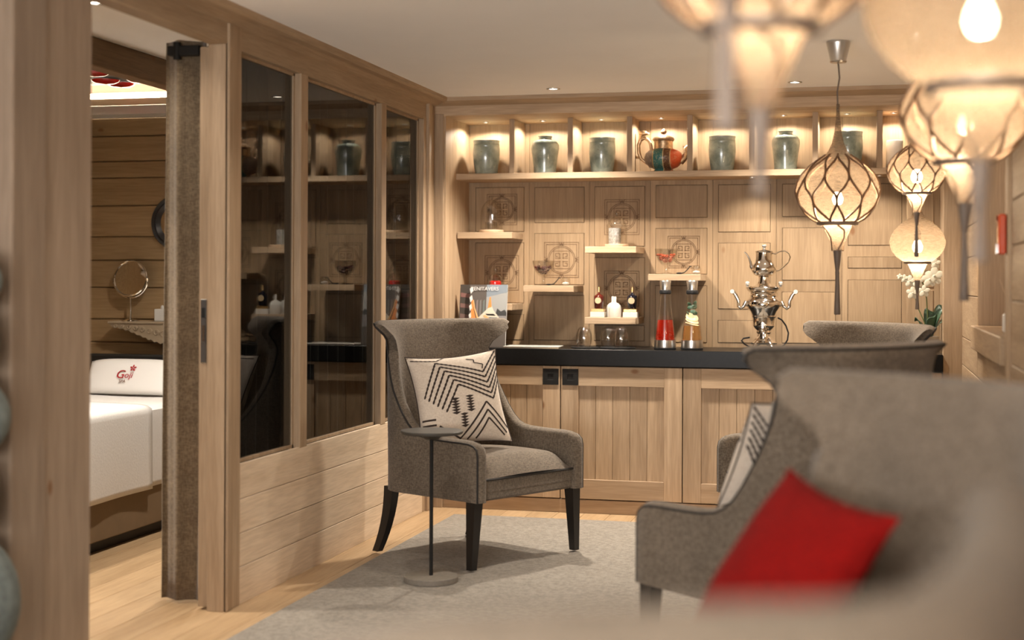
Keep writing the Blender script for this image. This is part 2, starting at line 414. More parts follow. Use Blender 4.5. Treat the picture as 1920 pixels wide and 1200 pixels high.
# pocket door edge with lock plate
d1 = struct(G().box(-2.648, -2.606, 5.45, 5.53, 0.012, 2.285, b=0.002).build('door_1', M_frame))
G().box(-2.640, -2.614, 5.446, 5.4505, 1.00, 1.26, b=0.002).build('lock_plate', M_steel, d1)
G().box(-2.631, -2.620, 5.443, 5.447, 1.09, 1.155).build('latch_slot', M_gap, d1)
G().box(-2.633, -2.618, 5.441, 5.447, 1.185, 1.225).build('latch', M_blackm, d1)
# cornices
cp = [(XL - 0.08, 2.372), (XL, 2.372), (XL + 0.055, 2.388), (XL + 0.09, 2.392), (XL + 0.105, 2.402), (XL + 0.105, 2.421), (XL - 0.08, 2.421)]
struct(G().prism(cp, -1.5, 8.27, 'Y').build('trim_4', M_wy))
bp = [(8.42, 2.375), (8.29, 2.375), (8.235, 2.392), (8.215, 2.398), (8.215, 2.421), (8.42, 2.421)]
struct(G().prism(bp, -2.55, XR + 0.02, 'X').build('trim_5', M_wx))

# ---- back wall with alcove
ALX0, ALX1, YA = -2.448, 0.385, 8.82
wb = struct(G().box(-2.75, 0.75, YA + 0.012, YA + 0.1, 0.0, 2.42).build('wall_back', M_gap))
G().box(-2.60, ALX0 - 0.008, 8.285, 8.83, 0.0, 2.33, b=0.003).build('frame_post', M_frame, wb)
G().box(-2.60, XL + 0.02, 8.14, 8.215, 0.0, 2.38, b=0.004).build('frame_moulding', M_frame, wb)
G().box(-2.60, XL + 0.008, 8.215, 8.285, 0.0, 2.38, b=0.004).build('frame_moulding', M_frame, wb)
G().box(-2.60, XR, 8.288, 8.34, 2.318, 2.40, b=0.002).build('frame_header', M_wx, wb)
G().box(ALX1, XR + 0.01, 8.285, 8.83, 0.0, 2.33, b=0.003).build('frame_post', M_frame, wb)
G().box(ALX0 - 0.010, ALX0, 8.30, 8.83, 0.90, 2.33).build('side_panel', M_wz, wb)
G().box(-2.46, 0.40, 8.335, 8.83, 2.318, 2.36).build('alcove_soffit', M_wx, wb)
# right-hand pilaster of the alcove, panelled
xp0, xp1, yp = xat(1700, 8.70), ALX1, 8.70
G().box(xp0, xp1, yp, 8.83, 0.90, 2.33, b=0.002).build('pilaster', M_panel, wb)
for z0, z1 in ((0.985, 1.30), (1.315, 1.385), (1.41, 1.92)):
    G().box(xp0 + 0.05, xp1 - 0.035, yp - 0.006, yp + 0.002, z0, z1, b=0.002).build('panel', M_panel, wb)
# grid of wall panels
cols = [(891.5, 982, [(351.5, 434.5, 1), (455, 568, 1), (589, 637, 0)]),
        (1002, 1095, [(351, 417.5, 0), (437.5, 534, 1), (553.6, 638, 0)]),
        (1114.5, 1208.5, [(349.5, 462, 1), (483, 596, 1), (610, 639, 0)]),
        (1229, 1325.6, [(347, 408, 0), (428, 514, 1), (535.6, 642, 0)]),
        (1346.5, 1444, [(346, 435, 0), (455.6, 579.6, 0), (601, 643, 0)]),
        (1466.5, 1567, [(344.5, 406, 0), (427, 525.6, 0), (547.6, 644, 0)]),
        (1589.7, 1690.5, [(344.5, 460, 0), (481.7, 503, 0), (525, 645, 0)])]
gw = 0.0013
def carve(o, cx, cz, s):
    g = G(); yy = YA - 0.004
    def line(pts, w=0.0026, closed=False):
        P_ = pts + [pts[0]] if closed else pts
        for (a, b_), (c, d) in zip(P_, P_[1:]):
            L = math.hypot(c - a, d - b_) or 1; nx, nz = -(d - b_) / L * w / 2, (c - a) / L * w / 2
            ex, ez = (c - a) / L * w / 2, (d - b_) / L * w / 2
            q = [(a - ex + nx, b_ - ez + nz), (c + ex + nx, d + ez + nz), (c + ex - nx, d + ez - nz), (a - ex - nx, b_ - ez - nz)]
            g.prism([(cx + u * s, cz + v * s) for u, v in q], yy - 0.0012, yy + 0.003, 'Y')
    wl_ = 0.0028 / s
    for h in (1.0, 0.88): line([(-h, -h), (h, -h), (h, h), (-h, h)], wl_, True)
    for r in (0.80, 0.72): line([(r * math.cos(2 * PI * k / 28), r * math.sin(2 * PI * k / 28)) for k in range(28)], wl_, True)
    line([(-.46, -.5), (.46, -.5), (.46, .5), (-.46, .5)], wl_, True)
    for sx in (-1, 1):
        for sz in (-1, 1):
            line([(sx * .10, sz * .06), (sx * .10, sz * .36), (sx * .34, sz * .36), (sx * .34, sz * .20), (sx * .22, sz * .20)], wl_ * 1.2)
            line([(sx * .06, sz * .10), (sx * .36, sz * .10)], wl_ * 1.2)
    for k in range(4):
        a = k * PI / 2; c, s2 = math.cos(a), math.sin(a)
        R2 = lambda u, v: (c * u - s2 * v, s2 * u + c * v)
        line([R2(-.16, 1.0), R2(-.06, .86), R2(.06, .86), R2(.16, 1.0)], wl_)
        line([R2(-.10, .80), R2(0, .96), R2(.10, .80)], wl_)
    return g.build('carving', M_groove, o)
fr_edges = [ALX0]
for i in range(len(cols) - 1): fr_edges.append((xat(cols[i][1], YA) + xat(cols[i + 1][0], YA)) / 2)
fr_edges.append(xp0 + 0.02)
for ci, (p0, p1, rows) in enumerate(cols):
    x0, x1 = xat(p0, YA), xat(p1, YA); e0, e1 = fr_edges[ci], fr_edges[ci + 1]
    g = G(); pm = (p0 + p1) / 2
    g.box(e0 + 0.001, x0 - gw, YA, YA + 0.013, 0.90, 2.33); g.box(x1 + gw, e1 - 0.001, YA, YA + 0.013, 0.90, 2.33)
    zt = 2.33
    for (a, b_, cv) in rows:
        z1, z0 = zat(pm, a, YA), zat(pm, b_, YA)
        g.box(x0 - gw, x1 + gw, YA, YA + 0.013, z1 + gw, zt); zt = z0 - gw
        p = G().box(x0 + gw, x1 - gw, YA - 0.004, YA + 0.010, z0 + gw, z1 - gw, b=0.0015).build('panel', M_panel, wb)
        if cv: carve(p, (x0 + x1) / 2 + 0.015, (z0 + z1) / 2 - (0.005 if ci else 0), min(x1 - x0, z1 - z0) * 0.345)
    g.box(x0 - gw, x1 + gw, YA, YA + 0.013, 0.90, zt)
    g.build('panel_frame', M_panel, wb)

# ---- right wall
wrt = struct(G().box(XR + 0.02, XR + 0.06, -1.6, 5.50, 0, 2.42).build('wall_right', M_gap))
G().box(XR + 0.02, XR + 0.06, 7.16, 8.29, 0, 2.42).build('wall_core', M_wz, wrt)
G().box(XR + 0.02, XR + 0.06, 5.50, 7.12, 0, 1.03).build('wall_core', M_wz, wrt)
G().box(XR + 0.02, XR + 0.06, 5.50, 7.12, 2.15, 2.42).build('wall_core', M_wz, wrt)
zz = [0.0, 0.22, 0.42, 0.63, 0.90, 1.05, 1.275, 1.47, 1.63, 1.82, 2.02, 2.22, 2.42]
for a, b_ in zip(zz, zz[1:]):
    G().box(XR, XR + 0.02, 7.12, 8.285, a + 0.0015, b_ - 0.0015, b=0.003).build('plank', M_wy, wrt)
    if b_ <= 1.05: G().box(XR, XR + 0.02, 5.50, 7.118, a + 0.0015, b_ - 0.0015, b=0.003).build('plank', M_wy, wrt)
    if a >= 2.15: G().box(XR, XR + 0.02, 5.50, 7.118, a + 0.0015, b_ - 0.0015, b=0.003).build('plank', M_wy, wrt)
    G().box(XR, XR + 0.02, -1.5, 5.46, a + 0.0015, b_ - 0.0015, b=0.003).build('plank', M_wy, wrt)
G().box(XR - 0.012, XR + 0.30, 5.45, 5.56, 0.0, 2.42, b=0.004).build('niche_post', M_frame, wrt)
G().box(XR - 0.03, XR + 0.30, 5.56, 7.14, 1.035, 1.142, b=0.004).build('niche_ledge', M_wy, wrt)
G().box(XR + 0.28, XR + 0.32, 5.4, 7.3, 1.0, 2.3).build('niche_back', M_wz, wrt)
G().box(XR + 0.001, XR + 0.30, 7.100, 7.119, 1.143, 2.129).build('niche_side', M_wz, wrt)
G().box(XR, XR + 0.30, 5.5, 7.15, 2.13, 2.17).build('niche_soffit', M_wx, wrt)

# ---- treatment room beyond the doorway
YF = 8.10
wt = struct(G().box(-5.6, -2.60, YF + 0.02, YF + 0.1, 0, 2.9).build('wall_treatment', M_gap))
bd = [222, 256, 303, 334, 386, 444, 488, 539, 598, 641, 690, 735, 790, 850, 910, 980]
zb = [zat(173, p, YF) for p in bd] + [0.0]
for a, b_ in zip(zb, zb[1:]):
    if a - b_ > 0.02: G().box(-5.5, -2.61, YF, YF + 0.02, b_ + 0.002, a - 0.002, b=0.006).build('log_board', M_log, wt)
struct(G().box(-5.66, -5.56, -1.6, 8.2, 0, 2.9).build('wall_treatment_side', M_log))
ct = struct(G().box(-3.40, -2.60, -1.6, 8.2, 2.42, 2.5).build('ceiling_treatment', M_ceil))
G().box(-5.6, -3.40, -1.6, 8.2, 2.56, 2.64).build('raised_ceiling', M_ceil, ct)
G().box(-5.6, -3.40, -1.6, 5.2, 2.42, 2.5).build('lowered_ceiling', M_ceil, ct)
struct(G().box(-3.44, -3.36, 3.0, 8.1, 2.29, 2.42, b=0.004).build('trim_6', wood('beam_wood', (0.20, 0.12, 0.06), (0.28, 0.17, 0.09), 'Y')))
cv = struct(G().box(-5.5, -3.44, 7.93, 8.10, zat(173, 222, YF), 2.385).build('trim_7', M_white2))
G().box(-5.5, -3.44, 7.91, 7.93, 2.385, 2.425, b=0.002).build('cove_lip', M_wx, cv)
G().box(-5.5, -3.44, 7.96, 8.09, 2.40, 2.465).build('led_strip', M_cove, cv)
struct(G().box(-2.76, -2.60, -1.6, 3.9, 2.42, 2.9).build('wall_over', M_ceil))

# ================================================================== BUILT-IN FURNITURE
struct(G().box(-2.52, ALX1, 8.30, 8.34, 0.0, 0.078, b=0.002).build('baseboard_back', M_wx))
names = ['partly behind the left armchair', 'black pull at its upper left', 'third from the left, behind the patterned cushion', 'furthest right, hidden behind the armchairs']
edges = [-2.450, -1.744, -1.035, -0.325, 0.383]
for i in range(4):
    x0, x1 = edges[i] + 0.003, edges[i + 1] - 0.003
    cab = thing('base_cabinet', 'pale wood base cabinet under the black worktop, ' + names[i], 'cabinet', ((x0 + x1) / 2, 8.55, 0.08), 0, 'base cabinets under the worktop')
    hw = (x1 - x0) / 2
    G().box(-hw, hw, -0.235, 0.26, 0.0, 0.772).build('body', M_gap, cab)
    g = G(); sw = 0.102; z0, z1 = 0.006, 0.770; yf = -0.265
    door = g.box(-hw + 0.002, hw - 0.002, yf + 0.028, yf + 0.03, z0, z1).build('door', M_wz, cab)
    for sgn in (-1, 1): G().box(min(sgn * hw, sgn * (hw - sw)), max(sgn * hw, sgn * (hw - sw)), yf, yf + 0.028, z0, z1, b=0.0015).build('stile', M_wz, door)
    G().box(-hw + sw, hw - sw, yf + 0.001, yf + 0.028, z1 - 0.112, z1, b=0.0015).build('rail', M_wx, door)
    G().box(-hw + sw, hw - sw, yf + 0.001, yf + 0.028, z0, z0 + 0.112, b=0.0015).build('rail', M_wx, door)
    pwid = (2 * (hw - sw)) / 5
    pk = G().box(-pwid / 2 + 0.001, pwid / 2 - 0.001, yf + 0.016, yf + 0.028, z0 + 0.112, z1 - 0.112, b=0.0015).build('plank', M_wz, door, loc=(-2 * pwid, 0, 0))
    for k in range(-1, 3): share(pk, door, (k * pwid, 0, 0))
    hx = (hw - 0.055) * (1 if i % 2 == 0 else -1)
    hz = z1 - 0.062; hs = 0.047
    g = G(); q = 0.017
    g.box(hx - hs, hx + hs, yf - 0.005, yf, hz + q, hz + hs, b=0.001); g.box(hx - hs, hx + hs, yf - 0.005, yf, hz - hs, hz - q, b=0.001)
    g.box(hx - hs, hx - q, yf - 0.005, yf, hz - q, hz + q); g.box(hx + q, hx + hs, yf - 0.005, yf, hz - q, hz + q)
    g.box(hx - q, hx + q, yf - 0.0015, yf, hz - q, hz + q)
    g.build('recessed_pull', M_blackm, door)
wt_ = G().box(ALX0 + 0.001, ALX1 - 0.001, 8.272, YA - 0.002, 0.856, 0.950, b=0.002).build('worktop', M_black)
tag(wt_, 'glossy black worktop running the length of the tea alcove', 'worktop')
ZW = 0.950

# cubby shelf above
ys = 8.525
cs = thing('cubby_shelf', 'long pale wood shelf with upright dividers holding the green vases', 'shelf', (-1.0, ys, 1.957))
G().box(ALX0 + 1.0, xp0 + 1.0, 0, YA - ys - 0.004, 0.0, 0.036, b=0.0015).build('shelf_board', M_wx, cs)
divs = [(953.7, 963), (1063, 1072.5), (1174, 1184), (1287, 1297.5), (1403.6, 1414), (1521.7, 1533), (1642.6, 1654)]
dv = None
for a, b_ in divs:
    xc = (xat(a, ys) + xat(b_, ys)) / 2 + 1.0
    if dv is None: dv = G().box(-0.016, 0.016, 0.004, YA - ys - 0.004, 0.036, 0.361, b=0.001).build('divider', M_wz, cs, loc=(xc, 0, 0))
    else: share(dv, cs, (xc, 0, 0))

# floating shelves
for nm, x0, x1, yf, zt, lab in (('A', -2.440, -2.097, 8.528, 1.638, 'under the glass cloche of tumblers beside the left alcove wall'),
                            ('B', -2.023, -1.715, 8.514, 1.317, 'carrying the bowl of dark dried fruit'),
                            ('C', -1.646, -1.340, 8.508, 1.550, 'under the small cloche with a white candle'),
                            ('D', -1.646, -1.340, 8.508, 1.129, 'carrying the spirit bottles and white bottles'),
                            ('E', -1.267, -0.961, 8.498, 1.387, 'carrying the bowl of amber fruit above the carafes'),
                            ('F', -2.400, -2.096, 8.528, 1.205, 'partly hidden behind the magazines')):
    o = G().box(x0, x1, yf, YA - 0.004, zt - 0.038, zt, b=0.0015).build('floating_shelf', M_wx)
    tag(o, 'short thick wooden floating shelf ' + lab, 'shelf', 'floating shelves on the panelled wall')

# ---- recessed spotlights
def downlight(loc, r, label, group, energy, angle, blend, color, rad=0.02, aim=None, glow=M_spotl):
    t = thing('recessed_spotlight', label, 'spotlight', loc, 0, group)
    G().lathe([(r * 0.72, -0.001), (r * 0.74, -0.004), (r, -0.003), (r * 1.02, 0.0), (r * 1.02, 0.004)], 24, cap=False).build('ring', M_ring, t, True)
    G().lathe([(r * 0.72, 0.0), (0.0001, -0.002)], 20, cap=False).build('lens', glow, t)
    spot((0, 0, -0.012), energy, angle, blend, color, t, rad, aim)
    return t
cub = [(910, 0), (1017, 0), (1126.5, 0), (1238.5, 0), (1351.5, 0), (1467.5, 0), (1586.5, 0), (1674, 0)]
cl = ['above the first flared vase by the left wall', 'above the first round-shouldered jar', 'above the second flared vase', 'above the painted teapot', 'above the flared vase right of the teapot', 'above the second round-shouldered jar', 'above the flared vase behind the lattice pendant', 'above the white candle']
for (px, _), lb in zip(cub, cl):
    downlight((xat(px, 8.66), 8.655, 2.318), 0.020, 'tiny recessed spotlight in the alcove soffit ' + lb, 'alcove soffit spotlights', E_CUBBY, 160, 0.25, (1.0, 0.90, 0.76), 0.012)
for px, lb, e in ((1410, 'between the jar and the samovar', 1.0), (1648, 'right of the lattice pendant', 1.0)):
    downlight((xat(px, 8.625), 8.625, 1.957), 0.018, 'small spotlight under the cubby shelf ' + lb, 'spotlights under the cubby shelf', E_SHELF * e, 135, 0.9, SOFT, 0.015)
rows = [(-1.73, 7.99, 4.6), (-0.40, 8.0, 3.8), (-1.73, 5.2, 0.8), (-0.40, 5.2, 0.7), (-1.73, 3.6, 0.3), (-0.40, 3.6, 0.25), (-1.73, 2.0, 0.2), (-0.40, 2.0, 0.2)]  # after the alcove pair, out-of-view lamps added to light the lounge
rl = ['in front of the alcove near its left end', 'in front of the alcove behind the pendant cord'] + ['added out of view above the left armchair', 'added out of view above the far right armchair', 'added out of view left of the armchair facing away', 'added out of view above the armchair facing away', 'added out of view left of the blurred armchair', 'added out of view above the blurred armchair']
for i, (x, y, e) in enumerate(rows):
    downlight((x, y, ZC), 0.038, 'round recessed ceiling spotlight ' + rl[i], 'ceiling spotlights', E_CEIL * e, 125, 0.7, SOFT, 0.04)
downlight((-2.945, 5.15, 2.42), 0.04, 'round recessed spotlight in the treatment room ceiling by the doorway', None, E_ROOM2 * 0.10, 140, 0.7, SOFT, 0.04)
cvl = bpy.data.lights.new('cove_light', 'AREA'); cvl.shape = 'RECTANGLE'; cvl.size = 2.0; cvl.size_y = 0.06; cvl.energy = 22; cvl.color = SOFT
cvo = bpy.data.objects.new('cove_light', cvl); COL.objects.link(cvo); cvo.location = (-4.4, 8.03, 2.47); cvo.rotation_euler = (PI, 0, 0)
downlight((-3.02, 6.7, 2.42), 0.04, 'added fill spotlight between the massage bed and the glazed wall', None, E_ROOM2 * 0.7, 150, 0.8, SOFT, 0.04)  # added lamp, brightens the bed side, far wall and floor
downlight((-4.1, 5.0, 2.42), 0.04, 'added fill spotlight above the massage bed', None, E_ROOM2 * 1.2, 140, 0.7, SOFT, 0.04)  # unseen lamp added to lift the treatment room

# ================================================================== CHAIRS
def lerp(a, b, t): return a + (b - a) * t
def sm(t): t = max(0, min(1, t)); return t * t * (3 - 2 * t)
RC = 0.17; HWY = 0.376; XBK = -0.335; XFR = 0.361
L1 = HWY - RC; L2 = RC * PI / 2; L3 = XFR - XBK - RC; LT = L1 + L2 + L3
def base_pt(s, off=0.0):
    d = s * LT
    if d < L1: return (XBK + off, d)
    if d < L1 + L2:
        a = (d - L1) / RC; r = RC - off
        return (XBK + RC - r * math.cos(a), L1 + r * math.sin(a))
    return (XBK + RC + (d - L1 - L2), HWY - off)
STOP = 0.60
def top_pt(s, off=0.0):
    u = s / STOP
    x = -0.365 + 0.125 * u ** 2.2; y = 0.478 * u ** 0.95 if u > 0 else 0
    dx = 0.125 * 2.2 * max(u, 1e-3) ** 1.2; dy = 0.478 * 0.95 * max(u, 1e-3) ** -0.05
    L = math.hypot(dx, dy); nx, ny = dy / L, -dx / L
    return (x + nx * off, y + ny * off)
def shell_pt(s, z, th, inner):
    t = max(0.0, (z - 0.58) / 0.54); k = 0.20 * t + 0.80 * t ** 3.6
    thz = th * (1 - 0.25 * k)
    off = thz if inner else 0.0
    b = base_pt(s, off); tp = top_pt(s, off) if k > 0 else b
    if s > STOP * 1.15: tp = (b[0], b[1]); 
    lean = -0.02 * sm((z - 0.4) / 0.5)
    return (lerp(b[0], tp[0], k) + lean * (1 - sm(s / 0.6)), lerp(b[1], tp[1], k), z)
BND = [(1, .318), (1, .36), (1, .42), (1, .48), (1, .53), (.994, .556), (.975, .571), (.945, .577), (.90, .579), (.83, .580), (.75, .582), (.685, .585), (.63, .594), (.585, .614), (.548, .645), (.512, .69), (.478, .745), (.448, .80), (.427, .86), (.415, .91), (.413, .955), (.426, .99), (.458, 1.02), (.508, 1.045), (.556, 1.068), (.583, 1.09), (.580, 1.110), (.562, 1.120)]
def make_chair():
    t = thing('wing_armchair', '', 'armchair')
    th = 0.066; NC = 44; NR = len(BND)
    g = G()
    rows = []
    for side_inner in (False, True):
        grid = []
        for j, (sb, zbd) in enumerate(BND):
            zbk = lerp(0.318, 1.12, j / (NR - 1)); row = []
            for c in range(-NC // 2, NC // 2 + 1):
                q = abs(c) / (NC / 2); s = sb * q
                z = lerp(zbk, zbd, sm(q ** 1.3))
                p = shell_pt(s, z, th, side_inner)
                row.append((p[0], p[1] if c >= 0 else -p[1], p[2]))
            grid.append(row)
        rows.append(grid)
    W_ = NC + 1
    out, inn = rows
    vs = [p for r in out for p in r] + [p for r in inn for p in r]; fs = []
    base = NR * W_
    for j in range(NR - 1):
        for i in range(NC):
            a = j * W_ + i; fs.append((a, a + 1, a + W_ + 1, a + W_)); a += base; fs.append((a, a + W_, a + W_ + 1, a + 1))
    # edge loop: left column up, top row, right column down; puffed middle line between outer and inner skins
    loop = [(j, 0) for j in range(NR)] + [(NR - 1, i) for i in range(1, W_)] + [(j, NC) for j in range(NR - 2, -1, -1)]
    mids = []
    for n_, (j, i) in enumerate(loop):
        a = Vector(out[j][i]); b = Vector(inn[j][i]); pj = loop[max(0, n_ - 1)]; nj = loop[min(len(loop) - 1, n_ + 1)]
        tg = (Vector(out[nj[0]][nj[1]]) - Vector(out[pj[0]][pj[1]])).normalized()
        nr = tg.cross(b - a).normalized()
        if i == 0 or i == NC: ref = Vector((0.3, 0, 1)) if j > 5 else Vector((1, 0, 0))
        else: ref = Vector((0, 0, 1))
        if nr.dot(ref) < 0: nr = -nr
        mids.append([a * 0.82 + b * 0.18 + nr * 0.012, (a + b) / 2 + nr * 0.020, a * 0.18 + b * 0.82 + nr * 0.012])
    mo = len(vs)
    for m3 in mids: vs += [tuple(p) for p in m3]
    for n_ in range(len(loop) - 1):
        (j, i), (j2, i2) = loop[n_], loop[n_ + 1]
        st = [[j_ * W_ + i_, mo + 3 * q, mo + 3 * q + 1, mo + 3 * q + 2, base + j_ * W_ + i_] for (j_, i_), q in (((j, i), n_), ((j2, i2), n_ + 1))]
        for k in range(4): fs.append((st[0][k], st[1][k], st[1][k + 1], st[0][k + 1]))
    # underside
    for i in range(NC): fs.append((i, base + i, base + i + 1, i + 1))
    g.add(vs, fs); sh = g.build('shell', M_fab, t, True, angle=60)
    # piping runs along the outer edge of the shell
    pts = []
    for (j, i), m3 in zip(loop, mids): pts.append(tuple(Vector(out[j][i]) + (m3[0] - Vector(out[j][i])) * 0.35))
    G().tube(pts, 0.0052, 6).build('piping', M_pipe, t, True)
    # seat cushion with a domed top
    def cush(u, v):
        x = lerp(-0.27, 0.352, u); y = lerp(-0.312, 0.312, v)
        e = min(u, 1 - u) / 0.16; e2 = min(v, 1 - v) / 0.12
        d = 0.075 * (min(1, e * 1.0) * (2 - min(1, e))) * (min(1, e2) * (2 - min(1, e2)))
        cr = 0.034 * math.sin(PI * v) * math.sin(PI * min(1, u * 0.9))
        return (x + (0.012 * math.sin(PI * v) if u > 0.95 else 0), y, 0.418 + d + cr)
    g = G().grid(cush, 28, 24); g.box(-0.27, 0.352, -0.312, 0.312, 0.36, 0.418)
    g.build('seat_cushion', M_fab, t, True, angle=50)
    g = G().box(-0.30, 0.350, -0.316, 0.316, 0.318, 0.412, b=0.012); g.build('seat_rail', M_fab, t, True)
    G().tube([(0.355, y / 10 * 0.312, 0.417) for y in range(-10, 11)], 0.006, 6).build('seat_piping', M_pipe, t, True)
    for sy in (-1, 1):
        g = G(); a, b = 0.028, 0.017
        cx, cy = 0.322, sy * 0.345
        g.add([(cx + dx * a, cy + dy * a, 0.325) for dx, dy in ((-1, -1), (1, -1), (1, 1), (-1, 1))] + [(cx + dx * b, cy + sy * 0.018 + dy * b, 0.008) for dx, dy in ((-1, -1), (1, -1), (1, 1), (-1, 1))],
              [(0, 1, 2, 3), (7, 6, 5, 4)] + [(i, (i + 1) % 4, 4 + (i + 1) % 4, 4 + i) for i in range(4)])
        g.build('leg', M_legs, t)
        g = G(); rings = []
        for q in range(8):
            u = q / 7; x = -0.285 - 0.075 * u ** 2.2; h = lerp(0.030, 0.020, u); z = lerp(0.33, 0.006, u); y = sy * lerp(0.30, 0.325, u)
            rings.append([(x + dx * h, y + dy * h * 0.8, z) for dx, dy in ((-1, -1), (1, -1), (1, 1), (-1, 1))])
        vs = [p for r in rings for p in r]; fs = [(0, 1, 2, 3), (31, 30, 29, 28)]
        for q in range(7): fs += [(q * 4 + i, q * 4 + (i + 1) % 4, q * 4 + 4 + (i + 1) % 4, q * 4 + 4 + i) for i in range(4)]
        g.add(vs, fs); g.build('leg', M_legs, t, True)
    return t
chair = make_chair()
poses = [(-1.873, 6.908, -0.504, 'taupe wing armchair with a zigzag cushion, behind the small round table'),
         (-0.195, 7.05, -2.440, 'taupe wing armchair at the far right, its back just below the orchid'),
         (-0.240, 4.915, 2.436, 'taupe wing armchair seen from behind its left arm, with a striped cushion peeking out'),
         (-0.10, 2.75, -2.52, 'blurred taupe wing armchair on the right holding the red cushion')]
CH_ = []
for i, (x, y, a, lb) in enumerate(poses):
    c = chair if i == 0 else copy_tree(chair)
    c.location = (x, y, 0.008); c.rotation_euler = (0, 0, a); c['label'] = lb; c['group'] = 'matching wing armchairs'; CH_.append(c)

# nearest seat: only its broad rounded rim shows along the bottom of the picture
def near_chair():
    t = thing('lounge_chair', 'very blurred beige upholstered chair back nearest the camera along the bottom edge', 'armchair', (-0.1, 1.5, 0.008))
    def P(px, d):
        a = (px - 960) / F; r = a * d; sn, cs = math.sin(YAW), math.cos(YAW)
        return (r * cs - d * sn + 0.1, r * sn + d * cs - 1.5)
    key = [P(520, 1.10), P(620, 1.02), P(800, 0.985), P(1100, 0.975), P(1400, 0.975), P(1640, 0.99), P(1800, 1.06), P(1870, 1.20), P(1890, 1.38), P(1880, 1.56), P(1872, 1.70)]
    zk = [1.03, 1.075, 1.098, 1.108, 1.110, 1.110, 1.112, 1.115, 1.115, 1.115, 1.09]
    # resample
    pts = []
    for i in range(len(key) - 1):
        for q in range(4):
            u = q / 4; p0 = key[max(0, i - 1)]; p1 = key[i]; p2 = key[i + 1]; p3 = key[min(len(key) - 1, i + 2)]
            f_ = lambda k: 0.5 * (2 * p1[k] + (p2[k] - p0[k]) * u + (2 * p0[k] - 5 * p1[k] + 4 * p2[k] - p3[k]) * u * u + (3 * p1[k] - p0[k] - 3 * p2[k] + p3[k]) * u ** 3)
            pts.append((f_(0), f_(1), lerp(zk[i], zk[i + 1], u)))
    pts.append((*key[-1], zk[-1]))
    prof = [(-0.035, -0.80), (-0.04, -0.4), (-0.045, -0.10), (-0.042, -0.04), (-0.03, -0.012), (0, 0.0), (0.03, -0.012), (0.042, -0.04), (0.04, -0.10), (0.035, -0.4), (0.03, -0.80)]
    vs = []; n = len(pts); m = len(prof)
    for i, p in enumerate(pts):
        a = Vector(pts[max(0, i - 1)][:2]); b = Vector(pts[min(n - 1, i + 1)][:2]); tg = (b - a).normalized(); nr = Vector((-tg.y, tg.x))
        for o_, dz in prof: vs.append((p[0] + nr.x * o_, p[1] + nr.y * o_, p[2] + dz))
    fs = [(i * m + k, i * m + k + 1, (i + 1) * m + k + 1, (i + 1) * m + k) for i in range(n - 1) for k in range(m - 1)]
    fs += [tuple(range(m)), tuple((n - 1) * m + k for k in range(m))[::-1]]
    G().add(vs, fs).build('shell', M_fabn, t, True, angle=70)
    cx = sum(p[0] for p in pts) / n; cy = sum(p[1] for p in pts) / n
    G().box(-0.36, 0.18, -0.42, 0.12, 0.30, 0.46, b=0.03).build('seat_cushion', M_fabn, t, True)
    for sx, sy in ((-0.33, -0.42), (0.13, -0.44), (-0.33, 0.06), (0.14, 0.08)):
        G().lathe([(0.014, 0.0), (0.024, 0.31)], 10, (sx, sy, 0)).build('leg', M_legs, t)
near_chair()

